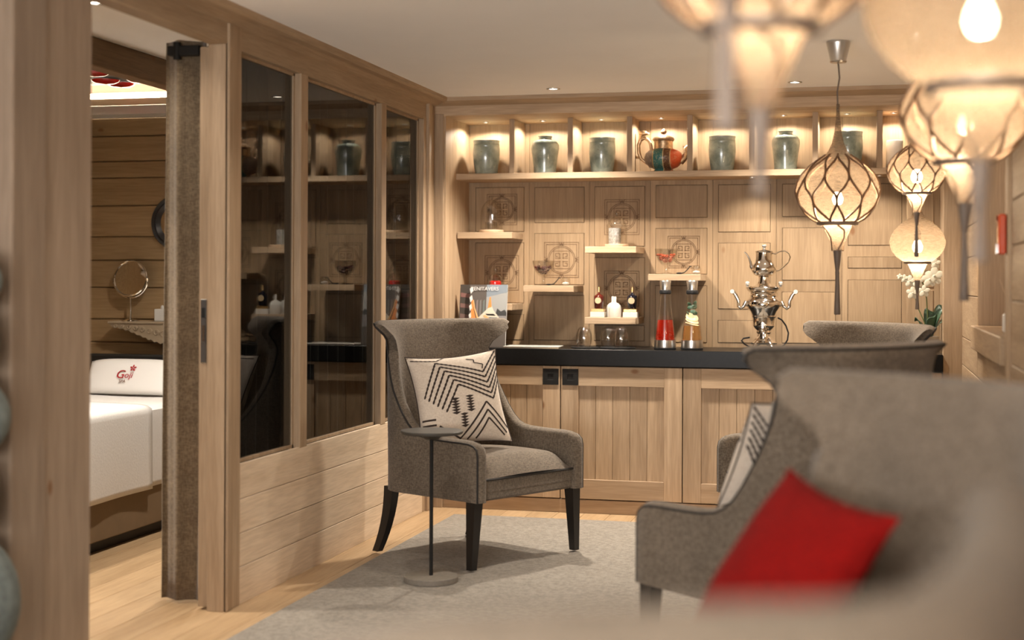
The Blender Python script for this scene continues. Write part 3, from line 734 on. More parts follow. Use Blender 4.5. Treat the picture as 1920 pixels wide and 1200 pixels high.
# ---- cushions
def cushion(name, label, mat, size, thick, loc, M3, pattern=False):
    t = thing(name, label, 'cushion', loc)
    h = size / 2
    def surf(u, v, sgn, extra=0.0):
        a, b = 2 * u - 1, 2 * v - 1
        px = 1 - 0.10 * (1 - b * b) * abs(a) ** 3; pz = 1 - 0.10 * (1 - a * a) * abs(b) ** 3
        d = thick * ((1 - a ** 2) * (1 - b ** 2)) ** 0.55
        d += 0.006 * math.sin(5 * a + 2) * math.sin(4 * b + 1) * (1 - a * a) * (1 - b * b)
        return M3 @ Vector((a * h * px, sgn * (d + extra), b * h * pz))
    g = G(); g.grid(lambda u, v: surf(u, v, -1)[:], 26, 26); g.grid(lambda u, v: surf(u, v, 1)[:], 26, 26)
    g.build('cover', mat, t, True, angle=80)
    edge = [(k / 20, 0) for k in range(20)] + [(1, k / 20) for k in range(20)] + [(1 - k / 20, 1) for k in range(20)] + [(0, 1 - k / 20) for k in range(20)]
    G().tube([surf(u, v, 1) for u, v in edge], 0.003, 6, closed=True).build('seam_cord', M_cprint if pattern else mat, t, True)
    if pattern:
        g = G(); S1 = [-1]
        def strip(pl, w=0.010, tooth=True):
            for (a, b), (c, d) in zip(pl, pl[1:]):
                L = math.hypot(c - a, d - b); n = max(2, int(L / 0.022)); nx, ny = -(d - b) / L, (c - a) / L
                prev = None
                for q in range(n + 1):
                    u = q / n; x, y = lerp(a, c, u), lerp(b, d, u); ww = w * (1.0 if not tooth else (1.25 if q % 2 else 0.7)) / 2
                    x = min(.985, max(.015, x)); y = min(.985, max(.015, y))
                    cur = (surf(min(1, max(0, x + nx * ww)), min(1, max(0, y + ny * ww)), S1[0], 0.0012), surf(min(1, max(0, x - nx * ww)), min(1, max(0, y - ny * ww)), S1[0], 0.0012))
                    if prev: g.add([prev[0][:], prev[1][:], cur[1][:], cur[0][:]], [(0, 1, 2, 3)])
                    prev = cur
        # serrated figure in the middle
        def tri(cx, cy, w, hgt, nrows):
            for q in range(nrows):
                yy = cy - q * hgt
                g.add([surf(cx - w, yy, S1[0], 0.0014)[:], surf(cx, yy - hgt * 0.75, S1[0], 0.0014)[:], surf(cx + w, yy + hgt * 0.1, S1[0], 0.0014)[:], surf(cx, yy + hgt * 0.35, S1[0], 0.0014)[:]], [(0, 1, 2, 3)])
        for S1[0] in (-1, 1):
            for k in range(6):     # descending bands with a corner at left and a dip at right
                o = 0.062 * k
                strip([(0.08 + 0.042 * k, 0.52 - 0.034 * k), (0.28 + 0.035 * k, 0.90 - 0.056 * k), (0.77 + 0.014 * k, 0.74 - 0.058 * k), (0.985, 0.985 - o)], 0.019)
            for k in range(3):     # nested peaks at lower right
                o = 0.085 * k
                strip([(0.40 + o * 1.1, 0.03), (0.74, 0.42 - o), (0.985 - o * 0.4, 0.14 - o * 0.6 if k < 2 else 0.06)], 0.019, False)
            strip([(0.62, 0.92), (0.70, 0.90), (0.69, 0.86), (0.79, 0.83), (0.77, 0.78)], 0.014, False)
            for k in range(4): strip([(0.02, 0.30 - 0.055 * k), (0.17, 0.29 - 0.055 * k)], 0.02, False)
            strip([(0.03, 0.95), (0.30, 0.93), (0.40, 0.985)], 0.013)
            strip([(0.20, 0.22), (0.42, 0.05)], 0.02, False)
            tri(0.395, 0.475, 0.05, 0.028, 6); tri(0.555, 0.49, 0.05, 0.028, 6); tri(0.475, 0.315, 0.045, 0.030, 5)
        g.build('printed_pattern', M_cprint, t, fixn=False)
    return t
def rotm(yaw, pitch, roll):
    return (Matrix.Rotation(yaw, 3, 'Z') @ Matrix.Rotation(pitch, 3, 'X') @ Matrix.Rotation(roll, 3, 'Y'))
# local -Y is the front of a cushion
def seat_cushion_on(chair_pose, lx, ly, z, yawoff, pitch, roll, **kw):
    x, y, a = chair_pose[:3]; c, s = math.cos(a), math.sin(a)
    loc = (x + c * lx - s * ly, y + s * lx + c * ly, z)
    return cushion(loc=loc, M3=rotm(a + PI / 2 + yawoff, pitch, roll), **kw)
seat_cushion_on(poses[0], 0.0, -0.125, 0.765, -0.47, -0.325, -0.08, name='cushion', label='cream cushion with dark zigzag print leaning in the armchair behind the round table', mat=M_cush, size=0.47, thick=0.085, pattern=True)
seat_cushion_on(poses[2], 0.03, 0.015, 0.765, -0.044, -0.52, 0.074, name='cushion', label='cream striped cushion peeking past the wing of the armchair facing away', mat=M_cush, size=0.47, thick=0.085, pattern=True)
seat_cushion_on(poses[3], -0.022, -0.137, 0.750, -0.02, -0.578, 0.107, name='cushion', label='plain bright red cushion on the blurred armchair', mat=M_red, size=0.42, thick=0.08)

# ---- side table
st = thing('side_table', 'slim round dark pedestal table with a grey base in front of the left armchair', 'table', (-1.885, 6.19, 0.008))
G().lathe([(0.0001, 0.0), (0.117, 0.0), (0.120, 0.003), (0.120, 0.024), (0.117, 0.027), (0.0001, 0.028)], 48).build('base', M_conc, st, True)
G().tube([(0.0, 0, 0.02), (0.0, 0, 0.655)], 0.0085, 12).build('pole', M_blackm, st, True)
G().lathe([(0.0001, 0.628), (0.03, 0.63), (0.05, 0.645), (0.085, 0.650), (0.136, 0.654), (0.139, 0.658), (0.139, 0.666), (0.136, 0.669), (0.0001, 0.669)], 48).build('top', M_tabletop, st, True)
# ---- rug
tag(G().box(-2.31, 0.44, 0.2, 8.03, 0.0, 0.008, b=0.003).build('rug', M_rug), 'large pale grey-beige rug under the armchairs', 'rug')

# ================================================================== THINGS IN THE CUBBIES
ZS = 1.993
def vase_flared(px, w, h, lab, sc_=1.0):
    y = 8.66; d = fwd(xat(px, y), y) / F; r = w * d / 2; H_ = h * d
    prof = [(0.0001, 0.0), (0.80 * r, 0.0), (0.83 * r, 0.03 * H_), (0.90 * r, 0.2 * H_), (0.98 * r, 0.42 * H_), (1.02 * r, 0.60 * H_), (1.0 * r, 0.78 * H_), (0.96 * r, 0.86 * H_), (1.0 * r, 0.88 * H_), (0.96 * r, 0.90 * H_), (1.0 * r, 1.0 * H_), (0.96 * r, 1.005 * H_), (0.92 * r, 0.99 * H_), (0.90 * r, 0.6 * H_), (0.0001, 0.5 * H_)]
    o = G().lathe(prof, 40).build('vase', M_cel, None, True, loc=(xat(px, y), y, ZS), angle=50)
    tag(o, lab, 'vase', 'green glazed vases on the cubby shelf')
def vase_jar(px, w, h, lab):
    y = 8.66; d = fwd(xat(px, y), y) / F; r = w * d / 2; H_ = h * d
    prof = [(0.0001, 0.0), (0.78 * r, 0.0), (0.80 * r, 0.05 * H_), (0.82 * r, 0.2 * H_), (0.90 * r, 0.45 * H_), (1.0 * r, 0.68 * H_), (0.98 * r, 0.78 * H_), (0.82 * r, 0.87 * H_), (0.56 * r, 0.905 * H_), (0.46 * r, 0.92 * H_), (0.46 * r, 0.975 * H_), (0.52 * r, 0.985 * H_), (0.51 * r, 1.0 * H_), (0.44 * r, 1.0 * H_), (0.42 * r, 0.9 * H_), (0.0001, 0.85 * H_)]
    o = G().lathe(prof, 40).build('ginger_jar', M_cel, None, True, loc=(xat(px, y), y, ZS), angle=50)
    tag(o, lab, 'vase', 'green glazed vases on the cubby shelf')
vase_flared(911, 50, 64, 'flared green glazed vase in the leftmost cubby')
vase_jar(1021, 53, 71, 'round-shouldered green jar second from the left wall')
vase_flared(1128, 49, 66, 'darker green flared vase between the first jar and the painted teapot')
vase_flared(1353, 50, 66, 'green flared vase just right of the painted teapot')
vase_jar(1472, 53, 74, 'round-shouldered dark green jar right of the teapot')
vase_flared(1590, 52, 71, 'green flared vase half hidden behind the lattice pendant neck')
o = G().lathe([(0.0001, 0), (0.046, 0), (0.047, 0.004), (0.047, 0.162), (0.044, 0.166), (0.030, 0.160), (0.0001, 0.158)], 32).build('pillar_candle', M_candle, None, True, loc=(xat(1676, 8.66), 8.66, ZS))
tag(o, 'thick white pillar candle in the rightmost cubby', 'candle')

# painted teapot
def teapot():
    y = 8.655; x = xat(1243, y); t = thing('painted_teapot', 'ornate teapot with teal and orange panels and a dragon handle', 'teapot', (x, y, ZS))
    m, nt, b = newmat('teapot_enamel')
    tc = N(nt, 'ShaderNodeTexCoord'); sp = N(nt, 'ShaderNodeSeparateXYZ'); nt.links.new(tc.outputs['Object'], sp.inputs[0])
    c = ramp(nt, sp.outputs[0], [(0.0, (0.12, 0.08, 0.05)), (0.001, (0.12, 0.08, 0.05))])
    mr = N(nt, 'ShaderNodeMapRange'); mr.inputs[1].default_value = -0.12; mr.inputs[2].default_value = 0.12; nt.links.new(sp.outputs[0], mr.inputs[0])
    r = N(nt, 'ShaderNodeValToRGB'); r.color_ramp.interpolation = 'CONSTANT'; nt.links.new(mr.outputs[0], r.inputs[0])
    e = r.color_ramp.elements
    st_ = [(0.0, (0.16, 0.12, 0.10)), (0.27, (0.40, 0.26, 0.10)), (0.30, (0.04, 0.15, 0.135)), (0.53, (0.55, 0.42, 0.22)), (0.55, (0.13, 0.06, 0.03)), (0.70, (0.55, 0.42, 0.22)), (0.72, (0.62, 0.10, 0.03))]
    while len(e) < len(st_): e.new(0.5)
    for q, (p_, cc) in zip(e, st_): q.position = p_; q.color = (*cc, 1)
    n1 = noise(nt, tc.outputs['Object'], 130, 3); k = ramp(nt, n1, [(0.56, 0.0), (0.66, 0.55)])
    nt.links.new(mixc(nt, k, r.outputs[0], (0.62, 0.48, 0.28)), b.inputs['Base Color']); b.inputs['Roughness'].default_value = 0.3; bump(nt, b, n1, 0.3)
    br = plain('antique_brass', (0.50, 0.34, 0.20), 0.35, 0.8, nz=0.4, nzs=60)
    g = G().lathe([(0.0001, 0.0), (0.058, 0.0), (0.062, 0.006), (0.055, 0.014), (0.052, 0.02), (0.085, 0.032), (0.108, 0.055), (0.114, 0.085), (0.108, 0.112), (0.088, 0.130), (0.060, 0.139), (0.054, 0.142)], 40)
    g.build('body', m, t, True, angle=60)
    G().lathe([(0.056, 0.140), (0.055, 0.160), (0.056, 0.185), (0.062, 0.188), (0.066, 0.198), (0.060, 0.208), (0.030, 0.222), (0.012, 0.225), (0.010, 0.229), (0.019, 0.238), (0.017, 0.248), (0.0001, 0.262)], 32).build('lid', br, t, True, angle=50)
    hp = [(-0.085, 0, 0.045), (-0.105, 0, 0.06), (-0.135, 0, 0.085), (-0.148, 0, 0.12), (-0.150, 0, 0.165), (-0.138, 0, 0.198), (-0.115, 0, 0.208), (-0.09, 0, 0.195), (-0.076, 0, 0.165), (-0.07, 0, 0.13)]
    hd = G().tube(hp, [0.008, 0.009, 0.010, 0.011, 0.011, 0.012, 0.011, 0.010, 0.010, 0.011], 10).build('handle', br, t, True)
    G().tube([(-0.132, 0, 0.09), (-0.16, 0, 0.092), (-0.178, 0, 0.108)], [0.008, 0.007, 0.003], 8).build('dragon_tail', br, hd, True)
    g = G().ell((-0.122, -0.002, 0.236), (0.026, 0.015, 0.017)); g.ell((-0.098, -0.002, 0.232), (0.014, 0.011, 0.009)); g.tube([(-0.138, 0, 0.20), (-0.136, 0, 0.225), (-0.128, 0, 0.238)], [0.012, 0.011, 0.012], 8)
    g.tube([(-0.14, 0.006, 0.243), (-0.15, 0.01, 0.258)], [0.004, 0.001], 6); g.build('dragon_head', br, hd, True)
    g = G().tube([(0.10, 0, 0.06), (0.125, 0, 0.085), (0.135, 0, 0.115), (0.13, 0, 0.140), (0.15, 0, 0.165)], [0.022, 0.019, 0.015, 0.013, 0.006], 10); g.tube([(0.128, 0, 0.13), (0.115, 0, 0.158)], [0.01, 0.002], 6)
    g.build('spout', br, t, True)
teapot()

# ================================================================== THINGS ON THE FLOATING SHELVES
def cloche(px, y, z, r, h, lab, content):
    x = xat(px, y); t = thing('glass_cloche', lab, 'cloche', (x, y, z))
    G().lathe([(0.0001, 0), (r * 1.12, 0), (r * 1.15, 0.004), (r * 1.15, 0.013), (r * 1.12, 0.017), (0.0001, 0.017)], 32).build('wooden_base', M_wx, t, True)
    z0 = 0.0175
    prof = [(r, z0)] + [(r, z0 + h * 0.5)] + [(r * math.cos(a * PI / 16), z0 + h * 0.5 + (h * 0.5) * math.sin(a * PI / 16)) for a in range(1, 8)] + [(0.006, z0 + h), (0.006, z0 + h + 0.006), (0.012, z0 + h + 0.012), (0.012, z0 + h + 0.02), (0.0001, z0 + h + 0.026)]
    G().lathe(prof, 32, cap=False).build('dome', M_tglass, t, True, angle=60)
    content(x, y, z + 0.0175, r)
def tumbler(x, y, z, r, h, lab, group=None, inv=False, mat=None):
    prof = [(0.0001, 0.0), (r * 0.75, 0.0), (r * 0.82, 0.006), (r, h), (r * 0.94, h), (r * 0.76, 0.010), (0.0001, 0.010)]
    o = G().lathe(prof, 24, cap=False).build('glass_tumbler', mat or M_tglass, None, True, loc=(x, y, z)); tag(o, lab, 'glass', group)
def c1(x, y, z, r):
    for dx, dy, lb in ((-0.026, 0.004, 'left of three'), (0.0, -0.028, 'front one of three'), (0.028, 0.006, 'right of three')):
        tumbler(x + dx, y + dy, z, 0.017, 0.048, 'small glass tumbler under the large cloche, ' + lb, 'tumblers under the cloche')
cloche(921, 8.64, 1.638, 0.066, 0.185, 'glass cloche of small tumblers on the upper left floating shelf', c1)
def c2(x, y, z, r):
    o = G().lathe([(0.0001, 0), (0.036, 0), (0.037, 0.003), (0.037, 0.095), (0.034, 0.095), (0.032, 0.085), (0.0001, 0.085)], 28).build('candle_glass', plain('patterned_white_glass', (0.36, 0.35, 0.33), 0.25, nz=0.45, nzs=90), None, True, loc=(x - 0.012, y, z))
    tag(o, 'white patterned candle glass under the cloche beside the carved panel', 'candle')
cloche(1156, 8.64, 1.550, 0.062, 0.165, 'glass cloche over a white candle on the middle floating shelf', c2)
def c3(x, y, z, r):
    o = G().lathe([(0.0001, 0), (0.034, 0), (0.036, 0.004), (0.036, 0.115), (0.03, 0.122), (0.0001, 0.124)], 24).build('red_candle', M_redglass, None, True, loc=(x, y, z)); tag(o, 'red candle under a cloche behind the magazine', 'candle')
cloche(929, 8.66, 1.205, 0.055, 0.17, 'glass cloche over a red candle behind the magazine', c3)

def fruit_bowl(px, y, z, mat, lab, flab, seed):
    x = xat(px, y); t = thing('footed_glass_bowl', lab, 'bowl', (x, y, z))
    prof = [(0.0001, 0.0), (0.040, 0.0), (0.038, 0.005), (0.012, 0.012), (0.009, 0.03), (0.012, 0.048), (0.028, 0.058), (0.050, 0.085), (0.064, 0.120), (0.068, 0.150), (0.066, 0.150), (0.060, 0.120), (0.046, 0.090), (0.025, 0.064), (0.0001, 0.058)]
    G().lathe(prof, 32, cap=False).build('glass', M_tglass, t, True)
    rnd = random.Random(seed); g = G()
    for k in range(60):
        h = rnd.uniform(0.0, 1.0); zz_ = 0.074 + 0.042 * h; rr = (0.022 + 0.030 * h) * math.sqrt(rnd.random()); a = rnd.uniform(0, 2 * PI)
        g.ell((rr * math.cos(a), rr * math.sin(a), zz_), (0.010, 0.008, 0.007), 8, 6, rot=Matrix.Rotation(a, 3, 'Z') @ Matrix.Rotation(rnd.random(), 3, 'X'))
    f = g.build('dried_fruit', mat, None, True, loc=(x, y, z)); f['kind'] = 'stuff'; tag(f, flab, 'fruit')
fruit_bowl(1019, 8.62, 1.317, M_dried, 'footed glass bowl of dark fruit on the floating shelf left of centre', 'heap of dark dried fruit in the left footed bowl', 3)
fruit_bowl(1249, 8.60, 1.387, M_amberfruit, 'footed glass bowl of amber fruit on the shelf above the carafes', 'heap of amber dried fruit in the right footed bowl', 5)
def scoop_glass(px, y, z, lab, lab2):
    x = xat(px, y); t = thing('glass_jar', lab, 'jar', (x + 0.055, y, z))
    G().lathe([(0.0001, 0), (0.024, 0), (0.028, 0.008), (0.028, 0.035), (0.022, 0.045), (0.023, 0.050)], 24, cap=False).build('body', M_tglass, t, True)
    G().ell((0, 0, 0.012), (0.022, 0.022, 0.010)).build('filling', M_white, t, True)
    s_ = G().tube([(-0.045, -0.01, 0.004), (-0.02, -0.01, 0.010), (0.0, -0.012, 0.030), (0.012, -0.012, 0.046), (0.022, -0.012, 0.044)], 0.003, 8)
    s_.ell((-0.05, -0.01, 0.006), (0.018, 0.010, 0.005)); o = s_.build('serving_spoon', M_blackm, None, True, loc=(x + 0.01, y - 0.03, z)); tag(o, lab2, 'spoon')
scoop_glass(1044, 8.62, 1.317, 'small glass jar beside the bowl of dark fruit', 'black serving spoon beside the bowl of dark fruit')
scoop_glass(1288, 8.60, 1.387, 'small glass jar beside the bowl of amber fruit', 'black serving spoon beside the bowl of amber fruit')

def gift_box(px, y, z, lab, lab2):
    x = xat(px, y)
    o = G().box(-0.043, 0.043, -0.035, 0.035, 0, 0.032, b=0.002).build('white_box', M_white, None, loc=(x, y, z)); tag(o, lab, 'box', 'white boxes under the bottles')
    o = G().box(-0.040, 0.040, -0.032, 0.032, 0, 0.018, b=0.003).build('gold_box', M_gold, None, loc=(x, y, z + 0.032)); tag(o, lab2, 'box', 'gold boxes under the bottles')
gift_box(1122, 8.60, 1.129, 'white box under the brown bottle', 'flat gold box under the brown bottle')
gift_box(1183, 8.60, 1.129, 'pinkish white box under the dark bottle', 'flat gold box under the dark bottle')
def liquor(px, y, z, mat, lab, w=0.030):
    x = xat(px, y); t = thing('spirit_bottle', lab, 'bottle', (x, y, z))
    G().lathe([(0.0001, 0), (w * 0.72, 0), (w * 0.80, 0.004), (w * 0.98, 0.055), (w, 0.070), (w * 0.85, 0.080), (w * 0.34, 0.088), (w * 0.26, 0.092), (w * 0.26, 0.10)], 28).build('body', mat, t, True, angle=60)
    G().lathe([(0.0001, 0.098), (0.0075, 0.098), (0.0075, 0.130), (0.0055, 0.132), (0.0001, 0.132)], 16).build('cap', M_gold, t, True)
    G().lathe([(0.0001, 0), (w * 0.62, 0), (w * 0.62, 0.003), (0.0001, 0.003)], 24).build('round_label', M_labelg, t).matrix_local = Matrix.Translation((0, -w * 0.93, 0.050)) @ Matrix.Rotation(PI / 2, 4, 'X')
liquor(1123, 8.60, 1.179, M_brownb, 'dark red-brown spirit bottle with gold cap and round label')
liquor(1185.5, 8.60, 1.179, M_navyb, 'near-black spirit bottle with gold cap and round label', 0.031)
def white_bottle(px, y, lab):
    o = G().lathe([(0.0001, 0), (0.036, 0), (0.037, 0.003), (0.037, 0.052), (0.033, 0.070), (0.020, 0.083), (0.009, 0.088), (0.007, 0.092), (0.007, 0.122), (0.005, 0.124), (0.0001, 0.124)], 32).build('white_bottle', M_white, None, True, loc=(xat(px, y), y, 1.129), angle=60)
    tag(o, lab, 'bottle', 'white bottles on the floating shelf')
white_bottle(1153.5, 8.575, 'round white ceramic bottle, front of the pair'); white_bottle(1149, 8.66, 'round white ceramic bottle half hidden behind its twin')

# ================================================================== THINGS ON THE WORKTOP
def carafe(px, y, lab, red):
    x = xat(px, y); t = thing('carafe', lab, 'carafe', (x, y, ZW))
    G().lathe([(0.0001, 0), (0.062, 0), (0.064, 0.003), (0.064, 0.012), (0.0001, 0.012)], 36).build('foot', M_rubber, t, True)
    G().lathe([(0.0001, 0.012), (0.063, 0.012), (0.0635, 0.016), (0.061, 0.056), (0.0001, 0.056)], 36).build('steel_band', M_steel, t, True)
    body = [(0.058, 0.056), (0.052, 0.12), (0.044, 0.19), (0.037, 0.25), (0.032, 0.30), (0.030, 0.322)]
    G().lathe(body, 36, cap=False).build('glass_body', M_tglass, t, True)
    def rad(z): 
        for (r0, z0), (r1, z1) in zip(body, body[1:]):
            if z0 <= z <= z1: return lerp(r0, r1, (z - z0) / (z1 - z0))
        return 0.03
    zl = 0.172 if red else 0.140
    G().lathe([(0.0001, 0.057), (rad(0.057) - 0.003, 0.057), (rad(zl) - 0.003, zl), (0.0001, zl)], 32).build('infusion', M_redliq if red else M_amber, t, True)
    rnd = random.Random(11 if red else 4)
    if red:
        g = G()
        for k in range(30):
            a = rnd.uniform(0, 2 * PI); q = 0.040 * math.sqrt(rnd.random()); g.ell((q * math.cos(a), q * math.sin(a), rnd.uniform(0.065, 0.10)), (0.008, 0.006, 0.006), 8, 6)
        g.build('berries', M_berry, t, True)['kind'] = 'stuff'
    else:
        for k in range(3):
            Rm = Matrix.Rotation(0.25 + 0.1 * k, 3, 'Y') @ Matrix.Rotation(0.3 * k, 3, 'X')
            g = G().ell((0, 0, 0.148 + 0.020 * k), (0.042 - 0.002 * k, 0.038, 0.008), 20, 8, rot=Rm); g.build('ginger_slice', M_lemon, t, True)
        for k in range(14):
            a = rnd.uniform(0, 2 * PI); z_ = rnd.uniform(0.205, 0.285); q = rad(z_) - 0.010
            g = G().ell((q * math.cos(a) * 0.8, q * math.sin(a) * 0.8, z_), (0.018, 0.003, 0.012), 10, 6, rot=Matrix.Rotation(a + PI / 2, 3, 'Z') @ Matrix.Rotation(rnd.uniform(-.6, .6), 3, 'X'))
            g.build('mint_leaf', M_mint, t, True)
    G().lathe([(0.030, 0.320), (0.034, 0.324), (0.035, 0.330), (0.034, 0.342), (0.030, 0.345)], 32).build('neck_ring', M_rubber, t, True)
    G().lathe([(0.0001, 0.343), (0.029, 0.343), (0.033, 0.395), (0.031, 0.398), (0.0001, 0.394)], 32).build('stopper', M_steel, t, True)
carafe(1247.5, 8.40, 'tall glass carafe of red infusion with steel stopper', True)
carafe(1298, 8.40, 'tall glass carafe with mint leaves and ginger slices', False)

# inverted tumblers on trays
for px, y, lb in ((1095.5, 8.44, 'clear upturned glass on the left black tray'), (1141, 8.55, 'clear upturned glass standing behind another on the right tray'), (1165, 8.42, 'clear upturned glass at the front of the right tray')):
    prof = [(0.037, 0.0), (0.043, 0.020), (0.047, 0.045), (0.045, 0.075), (0.036, 0.105), (0.024, 0.117), (0.0001, 0.119), (0.0001, 0.113), (0.023, 0.111), (0.034, 0.100), (0.043, 0.073), (0.045, 0.045), (0.041, 0.020), (0.035, 0.0), (0.037, 0.0)]
    o = G().lathe(prof, 28, cap=False).build('upturned_glass', M_tglass, None, True, loc=(xat(px, y), y, ZW + 0.007)); tag(o, lb, 'glass', 'upturned glasses on trays')
for px, y, rx, lb in ((1098, 8.44, 0.085, 'flat black tray under the single upturned glass'), (1158, 8.47, 0.105, 'flat black tray under two upturned glasses'), (1530, 8.40, 0.06, 'flat black coaster beside the far armchair')):
    o = G().lathe([(0.0001, 0), (rx, 0), (rx * 1.02, 0.003), (rx * 1.02, 0.006), (rx * 0.96, 0.0062), (0.0001, 0.0062)], 36).build('tray', M_rubber, None, True, loc=(xat(px, y), y, ZW)); tag(o, lb, 'tray')
# booklet
bk = thing('booklet', 'closed white booklet lying on the worktop behind the left armchair', 'booklet', (xat(998, 8.43), 8.43, ZW), 0.06)
G().box(-0.15, 0.17, -0.09, 0.10, 0.0, 0.006, b=0.001).build('pages', M_whitep, bk); G().box(-0.155, 0.175, -0.093, 0.103, 0.006, 0.009, b=0.001).build('cover', M_white, bk); G().box(-0.155, 0.175, -0.093, 0.103, 0.0, 0.0012).build('back_cover', M_gold, bk)

# magazines
def magazine(px, y, wid, lab, front):
    t = thing('magazine', lab, 'magazine', (xat(px, y), y, ZW))
    Hm = 0.375; R_ = Matrix.Rotation(-0.16, 4, 'X'); hw = wid / 2
    def put(g, name, mat, **k):
        o = g.build(name, mat, t, **k); o.matrix_local = R_; return o
    put(G().box(-hw, hw, 0.0, 0.010, 0.0, Hm), 'pages', M_whitep)
    ly = [0]
    def pol(name, pts, mat):
        ly[0] -= 0.00025
        put(G().prism([(-hw + u * wid, v * Hm) for u, v in pts], ly[0] - 0.0003, ly[0] + 0.0002, 'Y'), name, mat)
    P_ = lambda n, c: plain('print_' + n, c, 0.3)
    if not front:
        pol('cover_print', [(0, 0), (1, 0), (1, 1), (0, 1)], P_('dark', (0.05, 0.042, 0.036)))
        for k in range(5): pol('cover_print', [(0.05, .12 + .17 * k), (0.7, .10 + .17 * k), (0.7, .16 + .17 * k), (0.05, .19 + .17 * k)], P_('grey%d' % k, (0.10 + 0.02 * k, 0.09, 0.08)))
        return
    pol('cover_print', [(0, 0), (1, 0), (1, 1), (0, 1)], P_('mid', (0.10, 0.085, 0.075)))
    pol('cover_print', [(0.45, 0.52), (1, 0.52), (1, 1), (0.45, 1)], P_('sky', (0.30, 0.30, 0.29)))
    pol('cover_print', [(0.45, 0.80), (1, 0.88), (1, 1), (0.45, 1)], P_('sky2', (0.20, 0.23, 0.26)))
    pol('cover_print', [(0.70, 0.50), (1, 0.50), (1, 0.55), (0.95, 0.60), (0.85, 0.57), (0.75, 0.62)], P_('trees', (0.05, 0.05, 0.05)))
    pol('cover_print', [(0.70, 0.30), (1, 0.30), (1, 0.50), (0.70, 0.50)], P_('quay', (0.22, 0.21, 0.21)))
    for k in range(3): pol('cover_print', [(0.18 + .09 * k, 0.50), (0.24 + .09 * k, 0.50), (0.23 + .09 * k, 0.76), (0.19 + .09 * k, 0.74)], P_('fig%d' % k, (0.20 - .03 * k, 0.16, 0.15)))
    orange, tan, cream = P_('orange', (0.70, 0.24, 0.07)), P_('tan', (0.66, 0.38, 0.17)), P_('cream', (0.58, 0.52, 0.42))
    pol('cover_print', [(0.04, 0.10), (0.62, 0.10), (0.78, 0.30), (0.60, 0.22), (0.38, 0.26), (0.22, 0.40), (0.13, 0.58), (0.09, 0.76), (0.06, 0.78)], orange)
    pol('cover_print', [(0.24, 0.46), (0.54, 0.64), (0.60, 0.66), (0.66, 0.58), (0.80, 0.48), (0.82, 0.38), (0.70, 0.31), (0.48, 0.30), (0.32, 0.36)], cream)
    pol('cover_print', [(0.50, 0.62), (0.54, 0.80), (0.57, 0.80), (0.60, 0.64)], orange)
    pol('cover_print', [(0.10, 0.74), (0.14, 0.60), (0.24, 0.42), (0.40, 0.29), (0.60, 0.255), (0.78, 0.31), (0.77, 0.34), (0.60, 0.29), (0.42, 0.325), (0.27, 0.45), (0.16, 0.62), (0.115, 0.76)], tan)
    pol('cover_print', [(0.44, 0.53), (0.66, 0.53), (0.72, 0.50), (0.50, 0.505)], P_('seat', (0.02, 0.02, 0.02)))
    pol('cover_print', [(0.52, 0.475), (0.76, 0.47), (0.76, 0.40), (0.72, 0.385), (0.60, 0.43)], P_('cushion', (0.04, 0.07, 0.10)))
    pol('cover_print', [(0.38, 0.50), (0.44, 0.515), (0.80, 0.345), (0.77, 0.325)], tan)
    for k in range(6): pol('cover_print', [(0.0, 0.93 - .14 * k), (0.07 - 0.006 * k, 0.97 - .14 * k), (0.10 - 0.01 * k, 0.90 - .14 * k), (0.03, 0.85 - .14 * k)], M_magw)
    M_ = Matrix.Translation((-hw + 0.40 * wid, ly[0] - 0.0006, 0.905 * Hm)) @ Matrix.Rotation(PI / 2, 4, 'X')
    o = txt('VENITAVERS', 0.031, 'title', M_magw, t, Matrix.Identity(4), 0.0002); o.data.transform(M_); o.matrix_local = R_
magazine(875, 8.44, 0.11, 'dark magazine half hidden behind the boat cover', False)
magazine(912, 8.40, 0.232, 'magazine with an orange wooden boat on its cover', True)
